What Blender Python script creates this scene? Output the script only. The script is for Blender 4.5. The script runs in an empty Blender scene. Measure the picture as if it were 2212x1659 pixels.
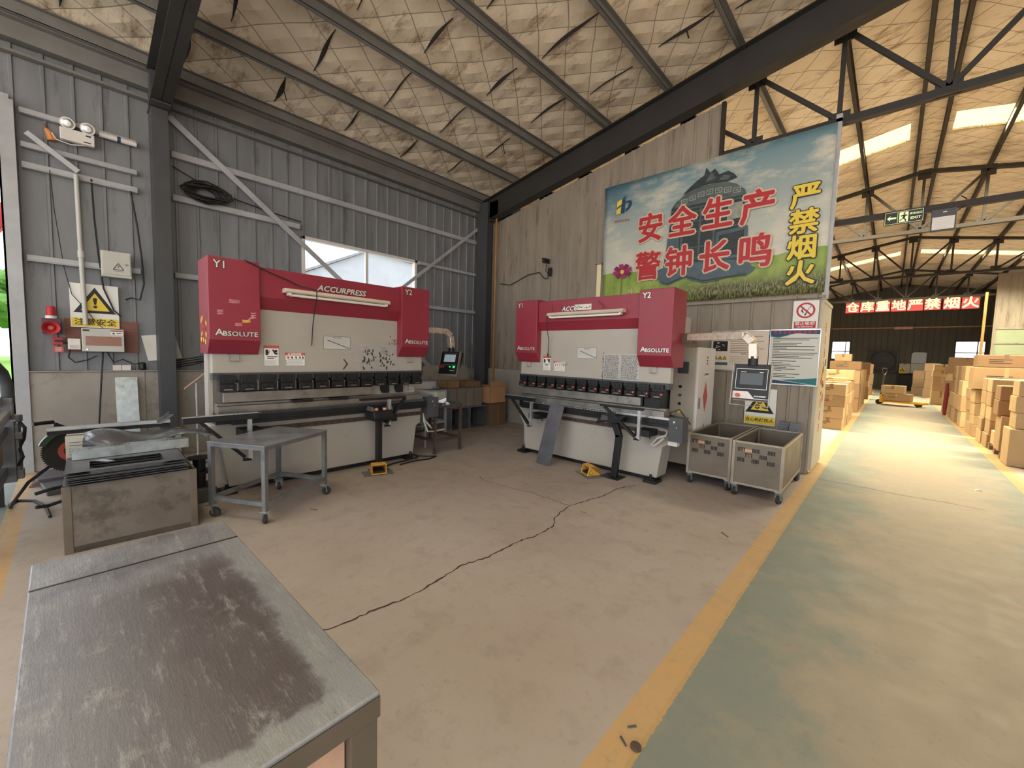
import bpy, math, random
from mathutils import Vector, Matrix, Euler

SC = bpy.context.scene
COL = SC.collection
R = math.radians
rnd = random.Random(7)

# ---------------------------------------------------------------- camera
def make_camera():
    yaw, pitch, roll, f_px, h = 0.747470348, 0.0722953044, -0.027249057, 881.330213, 1.45
    f = Vector((-math.sin(yaw) * math.cos(pitch), math.cos(yaw) * math.cos(pitch), -math.sin(pitch)))
    r0 = Vector((math.cos(yaw), math.sin(yaw), 0)); d0 = f.cross(r0)
    r = r0 * math.cos(roll) + d0 * math.sin(roll)
    d = -r0 * math.sin(roll) + d0 * math.cos(roll)
    cd = bpy.data.cameras.new('camera'); cd.sensor_width = 36; cd.sensor_fit = 'HORIZONTAL'
    cd.lens = 36 * f_px / 2212; cd.clip_start = .02; cd.clip_end = 400
    cam = bpy.data.objects.new('camera', cd); COL.objects.link(cam)
    m = Matrix.Identity(4)
    for i in range(3):
        m[i][0] = r[i]; m[i][1] = -d[i]; m[i][2] = -f[i]
    m[2][3] = h
    cam.matrix_world = m
    SC.camera = cam
make_camera()

# ---------------------------------------------------------------- light, sky, exposure
SC.view_settings.view_transform = 'Standard'
SC.view_settings.look = 'None'
SC.view_settings.gamma = 1
SC.view_settings.exposure = EXPOSURE = 0.08
SC.view_settings.use_curve_mapping = False
cy = SC.cycles
cy.max_bounces, cy.diffuse_bounces, cy.glossy_bounces, cy.transmission_bounces, cy.transparent_max_bounces = 5, 3, 2, 2, 8
cy.use_adaptive_sampling = True; cy.adaptive_threshold = .06; cy.use_denoising = True; cy.caustics_reflective = False; cy.caustics_refractive = False
w = bpy.data.worlds.new('overcast sky'); SC.world = w; w.use_nodes = True
bg = w.node_tree.nodes['Background']
bg.inputs[1].default_value = 2.7
_tc = w.node_tree.nodes.new('ShaderNodeTexCoord'); _sx = w.node_tree.nodes.new('ShaderNodeSeparateXYZ'); _mr = w.node_tree.nodes.new('ShaderNodeMapRange'); _mx = w.node_tree.nodes.new('ShaderNodeMix')
_mx.data_type = 'RGBA'; _mr.inputs[1].default_value = -.06; _mr.inputs[2].default_value = .04
_mx.inputs[6].default_value = (1.55, 1.38, 1.18, 1)   # warm glow added below the horizon to brighten the ceiling, as from a yard
_mx.inputs[7].default_value = (.86, .93, 1, 1)        # overcast sky
w.node_tree.links.new(_tc.outputs['Generated'], _sx.inputs[0]); w.node_tree.links.new(_sx.outputs[2], _mr.inputs[0]); w.node_tree.links.new(_mr.outputs[0], _mx.inputs[0]); w.node_tree.links.new(_mx.outputs[2], bg.inputs[0])
def area(name, loc, sx, sy, power, color, rot=(0, 0, 0)):
    l = bpy.data.lights.new(name, 'AREA'); l.shape = 'RECTANGLE'; l.size = sx; l.size_y = sy
    l.spread = R(140); l.energy = power; l.color = color
    o = bpy.data.objects.new(name, l); o.location = loc; o.rotation_euler = rot; COL.objects.link(o)
    return o
SKY_Y = (-0.6, 11.5, 23.6)  # first one unseen: added overhead at the same spacing, lights the front floor
for k, (yy, pw) in enumerate(zip(SKY_Y, (60, 760, 620))):
    for s in (-1, 1):
        o = area('skylight daylight', (.25 + s * 2.6, yy, 6.125 - .174 * 2.6 - .06), 4.2, .8, pw, (1, .9, .62), (0, s * R(9.9), 0))

# ---------------------------------------------------------------- helpers
def lin(c):
    c = c / 255
    return c / 12.92 if c <= .04045 else ((c + .055) / 1.055) ** 2.4
def rgb(*c): return (lin(c[0]), lin(c[1]), lin(c[2]), 1)

class NT:
    def __init__(s, name):
        s.m = bpy.data.materials.new(name); s.m.use_nodes = True
        s.t = s.m.node_tree; s.b = s.t.nodes['Principled BSDF']
    def n(s, kind, **kw):
        x = s.t.nodes.new(kind)
        for k, v in kw.items(): setattr(x, k, v)
        return x
    def link(s, a, b): s.t.links.new(a, b)
    def put(s, sock, v):
        if isinstance(v, bpy.types.NodeSocket): s.link(v, sock)
        else: sock.default_value = v
    def math(s, op, a, b=0, clamp=False):
        x = s.n('ShaderNodeMath', operation=op); x.use_clamp = clamp
        s.put(x.inputs[0], a); s.put(x.inputs[1], b); return x.outputs[0]
    def pos(s):
        return s.n('ShaderNodeNewGeometry').outputs['Position']
    def obj(s): return s.n('ShaderNodeTexCoord').outputs['Object']
    def xyz(s, v):
        x = s.n('ShaderNodeSeparateXYZ'); s.link(v, x.inputs[0]); return x.outputs
    def scale(s, v, sc):
        x = s.n('ShaderNodeVectorMath', operation='MULTIPLY'); s.link(v, x.inputs[0]); x.inputs[1].default_value = sc; return x.outputs[0]
    def noise(s, v, scale, detail=4, rough=.6):
        x = s.n('ShaderNodeTexNoise'); x.inputs['Scale'].default_value = scale
        x.inputs['Detail'].default_value = detail; x.inputs['Roughness'].default_value = rough
        if v is not None: s.link(v, x.inputs['Vector'])
        return x.outputs[0]
    def ramp(s, v, lo, hi, a=0, b=1):
        x = s.n('ShaderNodeMapRange'); x.inputs[1].default_value = lo; x.inputs[2].default_value = hi
        x.inputs[3].default_value = a; x.inputs[4].default_value = b; x.clamp = True
        s.put(x.inputs[0], v); return x.outputs[0]
    def mix(s, f, a, b, mode='MIX'):
        x = s.n('ShaderNodeMix', data_type='RGBA', blend_type=mode)
        s.put(x.inputs[0], f); s.put(x.inputs[6], a); s.put(x.inputs[7], b); return x.outputs[2]
    def bump(s, h, strength=.3, dist=.01):
        x = s.n('ShaderNodeBump'); x.inputs['Strength'].default_value = strength; x.inputs['Distance'].default_value = dist
        s.link(h, x.inputs['Height']); s.link(x.outputs[0], s.b.inputs['Normal'])

def M(name, c, rough=.6, metal=0, var=.1, vs=5, dirt=None, bump=0, bs=30, spec=None, stretch=None):
    t = NT(name); base = rgb(*c)
    v = t.obj()
    if stretch: v = t.scale(v, stretch)
    nz = t.noise(v, vs, 5)
    lo = tuple(x * (1 - var) for x in base[:3]) + (1,); hi = tuple(min(1, x * (1 + var)) for x in base[:3]) + (1,)
    col = t.mix(t.ramp(nz, .3, .7), lo, hi)
    if dirt:
        dc, amt, ds, th = dirt
        dn = t.noise(v, ds, 8, .7)
        col = t.mix(t.math('MULTIPLY', t.ramp(dn, th, th + .12), amt), col, rgb(*dc))
    t.link(col, t.b.inputs['Base Color'])
    t.b.inputs['Metallic'].default_value = metal
    t.link(t.ramp(nz, .3, .7, max(.02, rough - .08), min(1, rough + .08)), t.b.inputs['Roughness'])
    if spec is not None: t.b.inputs['Specular IOR Level'].default_value = spec
    if bump: t.bump(t.noise(v, bs, 4), bump, .004)
    return t.m
def glow(name, c, s):
    t = NT(name); t.b.inputs['Base Color'].default_value = rgb(*c)
    t.b.inputs['Emission Color'].default_value = rgb(*c); t.b.inputs['Emission Strength'].default_value = s
    return t.m

class MB:
    def __init__(s): s.v = []; s.f = []; s.m = []; s.mi = 0
    def add(s, vs, fs):
        o = len(s.v); s.v += [tuple(v) for v in vs]
        for f in fs: s.f.append(tuple(i + o for i in f)); s.m.append(s.mi)
        return s
    def box(s, x0, y0, z0, x1, y1, z1):
        if x0 > x1: x0, x1 = x1, x0
        if y0 > y1: y0, y1 = y1, y0
        if z0 > z1: z0, z1 = z1, z0
        v = [(x0, y0, z0), (x1, y0, z0), (x1, y1, z0), (x0, y1, z0), (x0, y0, z1), (x1, y0, z1), (x1, y1, z1), (x0, y1, z1)]
        return s.add(v, [(0, 3, 2, 1), (4, 5, 6, 7), (0, 1, 5, 4), (1, 2, 6, 5), (2, 3, 7, 6), (3, 0, 4, 7)])
    def hexa(s, bot, top):
        return s.add(list(bot) + list(top), [(0, 3, 2, 1), (4, 5, 6, 7), (0, 1, 5, 4), (1, 2, 6, 5), (2, 3, 7, 6), (3, 0, 4, 7)])
    def bar(s, p, q, w, h, up=(0, 0, 1)):
        p = Vector(p); q = Vector(q); d = (q - p).normalized(); u = Vector(up)
        a = d.cross(u)
        if a.length < 1e-4: a = d.cross(Vector((1, 0, 0)))
        a.normalize(); b = a.cross(d)
        c = [(-1, -1), (1, -1), (1, 1), (-1, 1)]
        return s.hexa([p + a * (w / 2 * i) + b * (h / 2 * j) for i, j in c], [q + a * (w / 2 * i) + b * (h / 2 * j) for i, j in c])
    def tube(s, pts, r, n=8, closed=False):
        pts = [Vector(p) for p in pts]; rings = []; N = len(pts); prev = None
        for i, p in enumerate(pts):
            a = pts[i - 1] if (i > 0 or closed) else p
            b = pts[(i + 1) % N] if (i < N - 1 or closed) else p
            d = (b - a)
            if d.length < 1e-9: d = Vector((0, 0, 1))
            d.normalize()
            if prev is None:
                x = d.cross(Vector((0, 0, 1)))
                if x.length < .05: x = d.cross(Vector((1, 0, 0)))
            else:
                x = prev - d * prev.dot(d)
                if x.length < 1e-4: x = d.cross(Vector((1, 0, 0)))
            x.normalize(); prev = x; y = d.cross(x)
            rr = r[i] if isinstance(r, (list, tuple)) else r
            rings.append([p + (x * math.cos(2 * math.pi * k / n) + y * math.sin(2 * math.pi * k / n)) * rr for k in range(n)])
        v = [q for g in rings for q in g]; f = []
        for i in range(N if closed else N - 1):
            j = (i + 1) % N
            for k in range(n):
                l = (k + 1) % n
                f.append((i * n + k, i * n + l, j * n + l, j * n + k))
        if not closed: f += [tuple(range(n))[::-1], tuple(range((N - 1) * n, N * n))]
        return s.add(v, f)
    def cyl(s, p, q, r, n=16): return s.tube([p, q], r, n)
    def lathe(s, prof, o, axis=(0, 0, 1), n=24):
        ax = Vector(axis).normalized(); x = ax.cross(Vector((0, 0, 1)))
        if x.length < .05: x = ax.cross(Vector((1, 0, 0)))
        x.normalize(); y = ax.cross(x); o = Vector(o)
        v = [o + ax * h + (x * math.cos(2 * math.pi * k / n) + y * math.sin(2 * math.pi * k / n)) * r for r, h in prof for k in range(n)]
        f = []
        for i in range(len(prof) - 1):
            for k in range(n):
                l = (k + 1) % n; f.append((i * n + k, i * n + l, (i + 1) * n + l, (i + 1) * n + k))
        f += [tuple(range(n))[::-1], tuple(range((len(prof) - 1) * n, len(prof) * n))]
        return s.add(v, f)
    def plate(s, o, r, u, pts, th=.002, back=0):
        """polygon in the plane (r, u) at o, with its thickness along r x u"""
        o = Vector(o); r = Vector(r); u = Vector(u); nn = r.cross(u)
        a = [o + r * x + u * y - nn * back for x, y in pts]; b = [p + nn * th for p in a]; k = len(pts)
        ar = sum(pts[i][0] * pts[(i + 1) % k][1] - pts[(i + 1) % k][0] * pts[i][1] for i in range(k))
        F = [tuple(range(k))[::-1], tuple(range(k, 2 * k))] + [(i, (i + 1) % k, (i + 1) % k + k, i + k) for i in range(k)]
        if ar < 0: F = [f[::-1] for f in F]
        return s.add(a + b, F)
    def rect(s, o, r, u, x0, y0, x1, y1, th=.002, back=0):
        return s.plate(o, r, u, [(x0, y0), (x1, y0), (x1, y1), (x0, y1)], th, back)
    def disc(s, o, r, u, cx, cy, rad, th=.002, n=24, back=0, ry=None):
        return s.plate(o, r, u, [(cx + rad * math.cos(2 * math.pi * i / n), cy + (ry or rad) * math.sin(2 * math.pi * i / n)) for i in range(n)], th, back)
    def ring(s, o, r, u, cx, cy, r0, r1, th=.002, n=28):
        for i in range(n):
            a = 2 * math.pi * i / n; b = 2 * math.pi * (i + 1) / n
            s.plate(o, r, u, [(cx + r0 * math.cos(a), cy + r0 * math.sin(a)), (cx + r1 * math.cos(a), cy + r1 * math.sin(a)), (cx + r1 * math.cos(b), cy + r1 * math.sin(b)), (cx + r0 * math.cos(b), cy + r0 * math.sin(b))], th)
        return s
    def prism(s, pts, axis, a, b):
        """polygon pts in the other two axes (in x,y,z order), run along axis from a to b"""
        def mk(p, t): return (t, p[0], p[1]) if axis == 0 else ((p[0], t, p[1]) if axis == 1 else (p[0], p[1], t))
        k = len(pts); ar = sum(pts[i][0] * pts[(i + 1) % k][1] - pts[(i + 1) % k][0] * pts[i][1] for i in range(k))
        v = [mk(p, a) for p in pts] + [mk(p, b) for p in pts]
        F = [tuple(range(k))[::-1], tuple(range(k, 2 * k))] + [(i, (i + 1) % k, (i + 1) % k + k, i + k) for i in range(k)]
        flip = (ar < 0) ^ (b < a) ^ (axis == 1)
        if flip: F = [f[::-1] for f in F]
        return s.add(v, F)
    def text(s, body, size, o, r, u, off=0, ext=.0012, align='CENTER', shear=0, sx=1, bold=0):
        c = bpy.data.curves.new('t', 'FONT'); c.body = body; c.size = size; c.align_x = align; c.align_y = 'CENTER'
        c.offset = off; c.extrude = ext; c.resolution_u = 2; c.shear = shear
        t = bpy.data.objects.new('t', c); COL.objects.link(t)
        me = bpy.data.meshes.new_from_object(t.evaluated_get(bpy.context.evaluated_depsgraph_get()))
        o = Vector(o); r = Vector(r); u = Vector(u); nn = r.cross(u)
        sh = [(0, 0)] + ([(bold * math.cos(k * math.pi / 4), bold * math.sin(k * math.pi / 4)) for k in range(8)] if bold else [])
        for q, (dx, dy) in enumerate(sh):
            s.add([o + r * (v.co.x * sx + dx) + u * (v.co.y + dy) + nn * (v.co.z + ext + q * .00015) for v in me.vertices], [tuple(p.vertices) for p in me.polygons])
        bpy.data.objects.remove(t); bpy.data.curves.remove(c); bpy.data.meshes.remove(me)
        return s
    def marks(s, o, r, u, x, y, size, th=.001):
        """an unreadable block character: a few crossed strokes"""
        q = size / 2
        for k in range(3):
            z = y + q * (-.75 + .7 * k) + rnd.uniform(-.1, .1) * q; s.rect(o, r, u, x - q * rnd.uniform(.5, .9), z, x + q * rnd.uniform(.5, .9), z + size * .13, th)
        for k in range(2):
            w_ = x + q * (-.45 + .8 * k) + rnd.uniform(-.15, .15) * q; s.rect(o, r, u, w_, y - q * rnd.uniform(.6, .95), w_ + size * .14, y + q * rnd.uniform(.5, .95), th + .0003)
        return s
    def build(s, name, mats, parent=None, bevel=0, smooth=False, loc=None, rot=None):
        me = bpy.data.meshes.new(name); me.from_pydata(s.v, [], s.f)
        for m in (mats if isinstance(mats, (list, tuple)) else [mats]): me.materials.append(m)
        me.polygons.foreach_set('material_index', s.m)
        if smooth:
            me.polygons.foreach_set('use_smooth', [True] * len(s.f)); me.set_sharp_from_angle(angle=R(38))
        me.update()
        o = bpy.data.objects.new(name, me); COL.objects.link(o)
        if parent: o.parent = parent
        if loc: o.location = loc
        if rot: o.rotation_euler = rot
        if bevel:
            b = o.modifiers.new('bevel', 'BEVEL'); b.width = bevel; b.segments = 2; b.limit_method = 'ANGLE'; b.angle_limit = R(40)
        return o

def tag(o, label, cat=None, group=None, kind=None):
    o['label'] = label
    if cat: o['category'] = cat
    if group: o['group'] = group
    if kind: o['kind'] = kind
    return o
def thing(name, label, cat, loc=(0, 0, 0), rot=(0, 0, 0), group=None, scale=None):
    o = bpy.data.objects.new(name, None); o.empty_display_size = .1; COL.objects.link(o)
    o.location = loc; o.rotation_euler = rot
    if scale: o.scale = scale
    return tag(o, label, cat, group)
def struct(o, label=None):
    o['kind'] = 'structure'
    if label: o['label'] = label
    return o
def arc(cx, cy, r, a0, a1, n): return [(cx + r * math.cos(R(a0 + (a1 - a0) * i / n)), cy + r * math.sin(R(a0 + (a1 - a0) * i / n))) for i in range(n + 1)]
X3, Y3, Z3 = Vector((1, 0, 0)), Vector((0, 1, 0)), Vector((0, 0, 1))

# ---------------------------------------------------------------- materials
m_steel_dark = M('dark painted steel', (74, 75, 79), .55, .1, .12, 3)
m_rafter = M('charcoal rafter paint', (50, 48, 47), .6, 0, .15, 3)
m_truss = M('brown black truss paint', (46, 38, 30), .6, 0, .2, 6)
m_girt = M('grey girt paint', (176, 177, 182), .5, .1, .14, 4)
m_purlin = M('grey purlin', (126, 124, 122), .5, .2, .15, 3)
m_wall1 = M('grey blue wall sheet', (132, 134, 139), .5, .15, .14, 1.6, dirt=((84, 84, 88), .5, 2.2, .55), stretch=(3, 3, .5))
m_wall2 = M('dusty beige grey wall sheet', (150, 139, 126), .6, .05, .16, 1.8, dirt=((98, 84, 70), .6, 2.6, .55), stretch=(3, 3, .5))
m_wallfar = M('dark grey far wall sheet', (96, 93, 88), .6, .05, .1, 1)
m_concrete = M('bare concrete', (160, 153, 146), .85, 0, .12, 2.2, dirt=((112, 104, 98), .6, 3, .55), bump=.2)
m_white = M('cream white machine paint', (174, 168, 160), .42, 0, .04, 3, dirt=((140, 130, 118), .55, 3.5, .63))
m_red = M('crimson machine paint', (142, 46, 62), .38, 0, .07, 1.5)
m_black = M('black metal', (30, 30, 33), .45, .2, .2, 8)
m_blackpl = M('black plastic', (22, 22, 25), .4, 0, .2, 8)
m_dgrey = M('dark grey paint', (72, 74, 78), .5, 0, .12, 6)
m_steel = M('worn steel', (150, 146, 142), .38, .75, .22, 6, dirt=((78, 70, 66), .6, 7, .56))
m_alu = M('bright aluminium', (205, 207, 210), .3, .8, .08, 6)
m_zinc = M('galvanised sheet', (190, 200, 205), .32, .8, .2, 14)
m_stain = M('brushed stainless', (122, 112, 101), .42, .55, .14, 4, dirt=((112, 100, 90), .4, 4, .56))
m_stain2 = M('stainless edge', (166, 155, 142), .35, .6, .1, 6)
m_tablesteel = M('grey table steel', (128, 130, 134), .45, .5, .2, 7, dirt=((70, 68, 68), .6, 5, .55))
m_tub = M('grimy bin steel', (128, 120, 112), .45, .45, .2, 3, dirt=((70, 62, 56), .6, 3.5, .53))
m_sheet = M('dark steel sheet', (104, 104, 110), .4, .55, .2, 5, dirt=((58, 56, 60), .6, 4, .54))
m_rusty = M('brown steel', (92, 74, 66), .6, .3, .2, 8)
m_yellow = M('yellow paint', (230, 170, 40), .45, 0, .08, 6)
m_signyel = M('sign yellow', (238, 208, 70), .5, 0, .03, 6)
m_signblack = M('sign black', (20, 20, 22), .5, 0, .05, 6)
m_signwhite = M('sign white', (236, 234, 232), .5, 0, .02, 6)
m_signred = M('sign red', (186, 44, 52), .5, 0, .05, 6)
m_fadered = M('faded red', (196, 92, 84), .6, 0, .1, 10)
m_paper = M('white paper', (228, 224, 218), .7, 0, .04, 6)
m_lamp = M('cream lamp enamel', (206, 194, 178), .45, 0, .06, 4)
m_tubeglass = M('unlit tube glass', (235, 230, 222), .25, 0, .02, 4)
m_plasticw = M('white plastic', (224, 218, 214), .4, 0, .04, 5)
m_greybox = M('beige grey enamel', (196, 194, 188), .45, 0, .05, 5)
m_wood = M('brown board', (128, 86, 78), .7, 0, .15, 8, stretch=(1, 1, 6))
m_letter = M('silver lettering', (224, 222, 216), .35, .3, .03, 6)
m_green = M('green button', (40, 190, 110), .35, 0, .05, 6)
m_screen = M('dark screen glass', (64, 66, 66), .15, 0, .05, 3)
m_screenlit = glow('lit screen', (130, 150, 158), .55)
m_ledgreen = glow('green lamp', (40, 210, 120), 1.0)
m_tape = M('foil wrapped arm', (214, 200, 186), .3, .45, .16, 14, bump=.6, bs=40)
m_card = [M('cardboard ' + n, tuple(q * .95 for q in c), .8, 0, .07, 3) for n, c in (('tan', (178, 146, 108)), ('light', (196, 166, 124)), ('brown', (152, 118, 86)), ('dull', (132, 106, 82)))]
m_cardgrey = M('dusty grey carton', (128, 122, 114), .8, 0, .1, 4)
m_cable = M('black cable', (26, 26, 28), .6, 0, .1, 8)
m_copper = M('peach strip', (232, 170, 146), .5, 0, .05, 6)
m_rubber = M('dark rubber', (48, 46, 46), .7, 0, .1, 8)
m_bluegreen = M('teal print', (30, 120, 124), .5, 0, .06, 5)
m_navy = M('navy print', (34, 66, 104), .5, 0, .1, 5)
m_ink = M('grey black ink', (66, 62, 60), .7, 0, .1, 8)
m_clear = None
def glass_mat():
    t = NT('window glass'); t.t.nodes.remove(t.b)
    out = [n for n in t.t.nodes if n.type == 'OUTPUT_MATERIAL'][0]
    a = t.n('ShaderNodeBsdfTransparent'); g = t.n('ShaderNodeBsdfGlossy'); g.inputs['Roughness'].default_value = .05
    mx = t.n('ShaderNodeMixShader'); mx.inputs[0].default_value = .06
    t.link(a.outputs[0], mx.inputs[1]); t.link(g.outputs[0], mx.inputs[2]); t.link(mx.outputs[0], out.inputs[0])
    return t.m
m_glass = glass_mat()
def film_mat():
    t = NT('clear plastic film'); t.t.nodes.remove(t.b)
    out = [n for n in t.t.nodes if n.type == 'OUTPUT_MATERIAL'][0]
    a = t.n('ShaderNodeBsdfTransparent'); a.inputs[0].default_value = (.8, .8, .78, 1); g = t.n('ShaderNodeBsdfPrincipled')
    g.inputs['Base Color'].default_value = rgb(170, 165, 155); g.inputs['Roughness'].default_value = .25
    mx = t.n('ShaderNodeMixShader'); mx.inputs[0].default_value = .45
    t.link(a.outputs[0], mx.inputs[1]); t.link(g.outputs[0], mx.inputs[2]); t.link(mx.outputs[0], out.inputs[0])
    return t.m
m_film = film_mat()

def floor_mat():
    t = NT('workshop floor'); p = t.pos(); x, y, z = t.xyz(p)
    n1 = t.noise(p, .9, 5, .6); n2 = t.noise(p, 5, 6, .65); n3 = t.noise(p, 40, 4, .7)
    col = t.mix(t.ramp(n1, .35, .65), rgb(158, 144, 136), rgb(166, 155, 149))
    col = t.mix(t.math('MULTIPLY', t.ramp(n2, .52, .68), .45), col, rgb(138, 126, 118))
    # green aisle paint, worn down to concrete in the middle
    wob = t.math('MULTIPLY', t.math('SUBTRACT', n3, .5), .03)
    xw = t.math('ADD', x, wob); yw = t.math('ADD', y, wob)
    def band(v, lo, hi): return t.math('MULTIPLY', t.math('GREATER_THAN', v, lo), t.math('LESS_THAN', v, hi))
    aisle = band(xw, -.6, 1.3)
    door = t.math('MULTIPLY', t.math('LESS_THAN', yw, -.4), t.math('LESS_THAN', x, -.6))
    worn = t.math('ADD', t.math('MULTIPLY', t.ramp(t.math('ABSOLUTE', t.math('SUBTRACT', x, .42)), .1, .85, .58, .0), 1), t.math('MULTIPLY', t.math('SUBTRACT', t.noise(p, 1.6, 7, .7), .5), 1.5))
    green = t.mix(t.ramp(worn, .02, .38), rgb(119, 124, 117), rgb(149, 136, 120))
    col = t.mix(t.math('MAXIMUM', aisle, door), col, green)
    yel = t.math('MAXIMUM', t.math('MAXIMUM', band(xw, -.71, -.58), band(xw, 1.22, 1.36)), t.math('MULTIPLY', band(yw, -.43, -.32), t.math('LESS_THAN', x, -.9)))
    yel = t.math('MULTIPLY', yel, t.ramp(n2, .3, .52, .92, .72))
    col = t.mix(yel, col, rgb(186, 146, 88))
    col = t.mix(t.math('MULTIPLY', t.ramp(t.noise(p, 16, 8, .75), .56, .68), .3), col, rgb(104, 93, 84))
    sc = t.noise(t.scale(p, (2, 14, 1)), 3, 6, .7)
    col = t.mix(t.math('MULTIPLY', t.ramp(sc, .63, .7), .25), col, rgb(120, 108, 98))
    t.link(col, t.b.inputs['Base Color'])
    t.link(t.ramp(n2, .3, .7, .5, .72), t.b.inputs['Roughness'])
    t.bump(n3, .12, .004)
    return t.m
m_floor = floor_mat()

def quilt_mat():
    t = NT('quilted roof insulation'); p = t.pos(); x, y, z = t.xyz(p)
    S = .36
    def lines(e):
        f = t.math('FRACT', t.math('ADD', t.math('DIVIDE', e, S), 40))
        return t.math('ABSOLUTE', t.math('SUBTRACT', f, .5))
    wv = t.math('MULTIPLY', t.math('SUBTRACT', t.noise(p, 1.3, 2), .5), .12)
    a = lines(t.math('ADD', t.math('ADD', t.math('MULTIPLY', x, .8), t.math('MULTIPLY', y, .6)), wv))
    b = lines(t.math('ADD', t.math('SUBTRACT', t.math('MULTIPLY', x, .7), t.math('MULTIPLY', y, .72)), wv))
    la = t.ramp(a, .475, .497); lb = t.ramp(b, .475, .497)
    ln = t.math('MAXIMUM', la, lb)
    st = t.noise(t.scale(p, (1, 2.6, 1)), 1.5, 8, .75)
    col = t.mix(t.ramp(t.noise(p, .7, 4), .3, .7), rgb(230, 214, 190), rgb(240, 228, 208))
    col = t.mix(t.math('MULTIPLY', t.ramp(st, .52, .66), .8), col, rgb(132, 98, 68))
    col = t.mix(t.math('MULTIPLY', ln, .75), col, rgb(70, 60, 50))
    t.link(col, t.b.inputs['Base Color']); t.b.inputs['Roughness'].default_value = .6
    puff = t.math('ADD', t.math('MULTIPLY', t.math('MULTIPLY', t.math('SUBTRACT', .5, a), t.math('SUBTRACT', .5, b)), 4), t.math('MULTIPLY', t.noise(p, 9, 5), .25))
    t.bump(puff, .55, .05)
    return t.m
m_quilt = quilt_mat()

def table_mat():
    t = NT('scratched table steel'); p = t.obj(); x, y, z = t.xyz(p)
    n1 = t.noise(p, 3.0, 7, .68); n2 = t.noise(t.scale(p, (2, 11, 1)), 3.2, 9, .8); n3 = t.noise(p, 70, 3, .7); n4 = t.noise(p, 11, 6, .7)
    col = t.mix(t.ramp(n1, .35, .65), rgb(108, 106, 113), rgb(146, 147, 156))
    wob = t.math('MULTIPLY', t.math('SUBTRACT', n4, .5), .12)
    inx = t.math('MULTIPLY', t.ramp(t.math('ADD', x, wob), -.33, -.2), t.ramp(t.math('ADD', x, wob), .6, .57))
    iny = t.ramp(t.math('ADD', y, wob), 0.215, .17)
    stain = t.math('MULTIPLY', t.math('MULTIPLY', inx, iny), t.ramp(t.math('ADD', y, t.math('MULTIPLY', n1, .5)), -.02, .3, 0, .85))
    col = t.mix(stain, col, rgb(88, 79, 81))
    band = t.math('MAXIMUM', t.ramp(t.math('ADD', y, wob), .19, .21), t.ramp(t.math('ADD', x, wob), .575, .595))
    col = t.mix(t.math('MULTIPLY', band, .7), col, rgb(148, 150, 154))
    col = t.mix(t.math('MULTIPLY', t.ramp(n4, .58, .66), .4), col, rgb(160, 157, 154))
    col = t.mix(t.math('MULTIPLY', t.ramp(n2, .54, .68), .55), col, rgb(186, 183, 188))
    col = t.mix(t.math('MULTIPLY', t.ramp(n3, .62, .7), .35), col, rgb(60, 54, 54))
    t.link(col, t.b.inputs['Base Color']); t.b.inputs['Metallic'].default_value = .35
    t.link(t.ramp(n1, .3, .7, .26, .42), t.b.inputs['Roughness']); t.bump(t.math('ADD', n4, n2), .3, .008)
    return t.m
m_tabletop = table_mat()

def banner_mat():
    t = NT('printed vinyl sky'); p = t.obj(); x, y, z = t.xyz(p)   # x 0..3.15, z 0..2.05
    sky = t.mix(t.ramp(z, .5, 2.0), rgb(214, 212, 198), rgb(104, 140, 152))
    cl = t.noise(t.scale(p, (.9, 1, 2.2)), 1.5, 7, .65)
    sky = t.mix(t.math('MULTIPLY', t.ramp(cl, .47, .63), .75), sky, rgb(222, 214, 196))
    sky = t.mix(t.math('MULTIPLY', t.ramp(t.math('MULTIPLY', t.ramp(z, 1.2, 2.0), t.ramp(x, 1.6, .2)), .2, .9), .7), sky, rgb(62, 98, 118))
    hz = t.math('ADD', t.math('ADD', .45, t.math('MULTIPLY', t.math('SINE', t.math('ADD', t.math('MULTIPLY', x, 2.3), .9)), .1)), t.math('MULTIPLY', t.noise(p, 14, 3), .04))
    gr = t.mix(t.ramp(t.noise(t.scale(p, (2, 1, 1)), 2.5, 5), .35, .65), rgb(120, 150, 64), rgb(168, 184, 92))
    tuft = t.noise(t.scale(p, (16, 1, 5)), 3, 5, .7)
    dark = t.math('MULTIPLY', t.ramp(t.math('ADD', z, t.math('MULTIPLY', tuft, -.35)), .18, .0), t.ramp(x, 1.0, 1.7))
    gr = t.mix(dark, gr, t.mix(t.ramp(tuft, .45, .6), rgb(58, 62, 40), rgb(150, 150, 96)))
    col = t.mix(t.ramp(t.math('SUBTRACT', z, hz), -.004, .004), gr, sky)
    t.link(col, t.b.inputs['Base Color']); t.b.inputs['Roughness'].default_value = .5
    fold = t.noise(t.scale(p, (1.6, 1, .7)), 1.6, 2); t.bump(fold, .4, .06)
    return t.m
m_banner = banner_mat()
# ================================================================= STRUCTURE
def zr(x): return 6.125 - .174 * abs(x - .25)
YN, YF = -5.5, 33.0
XL, XR = -7.0, 7.5

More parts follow.
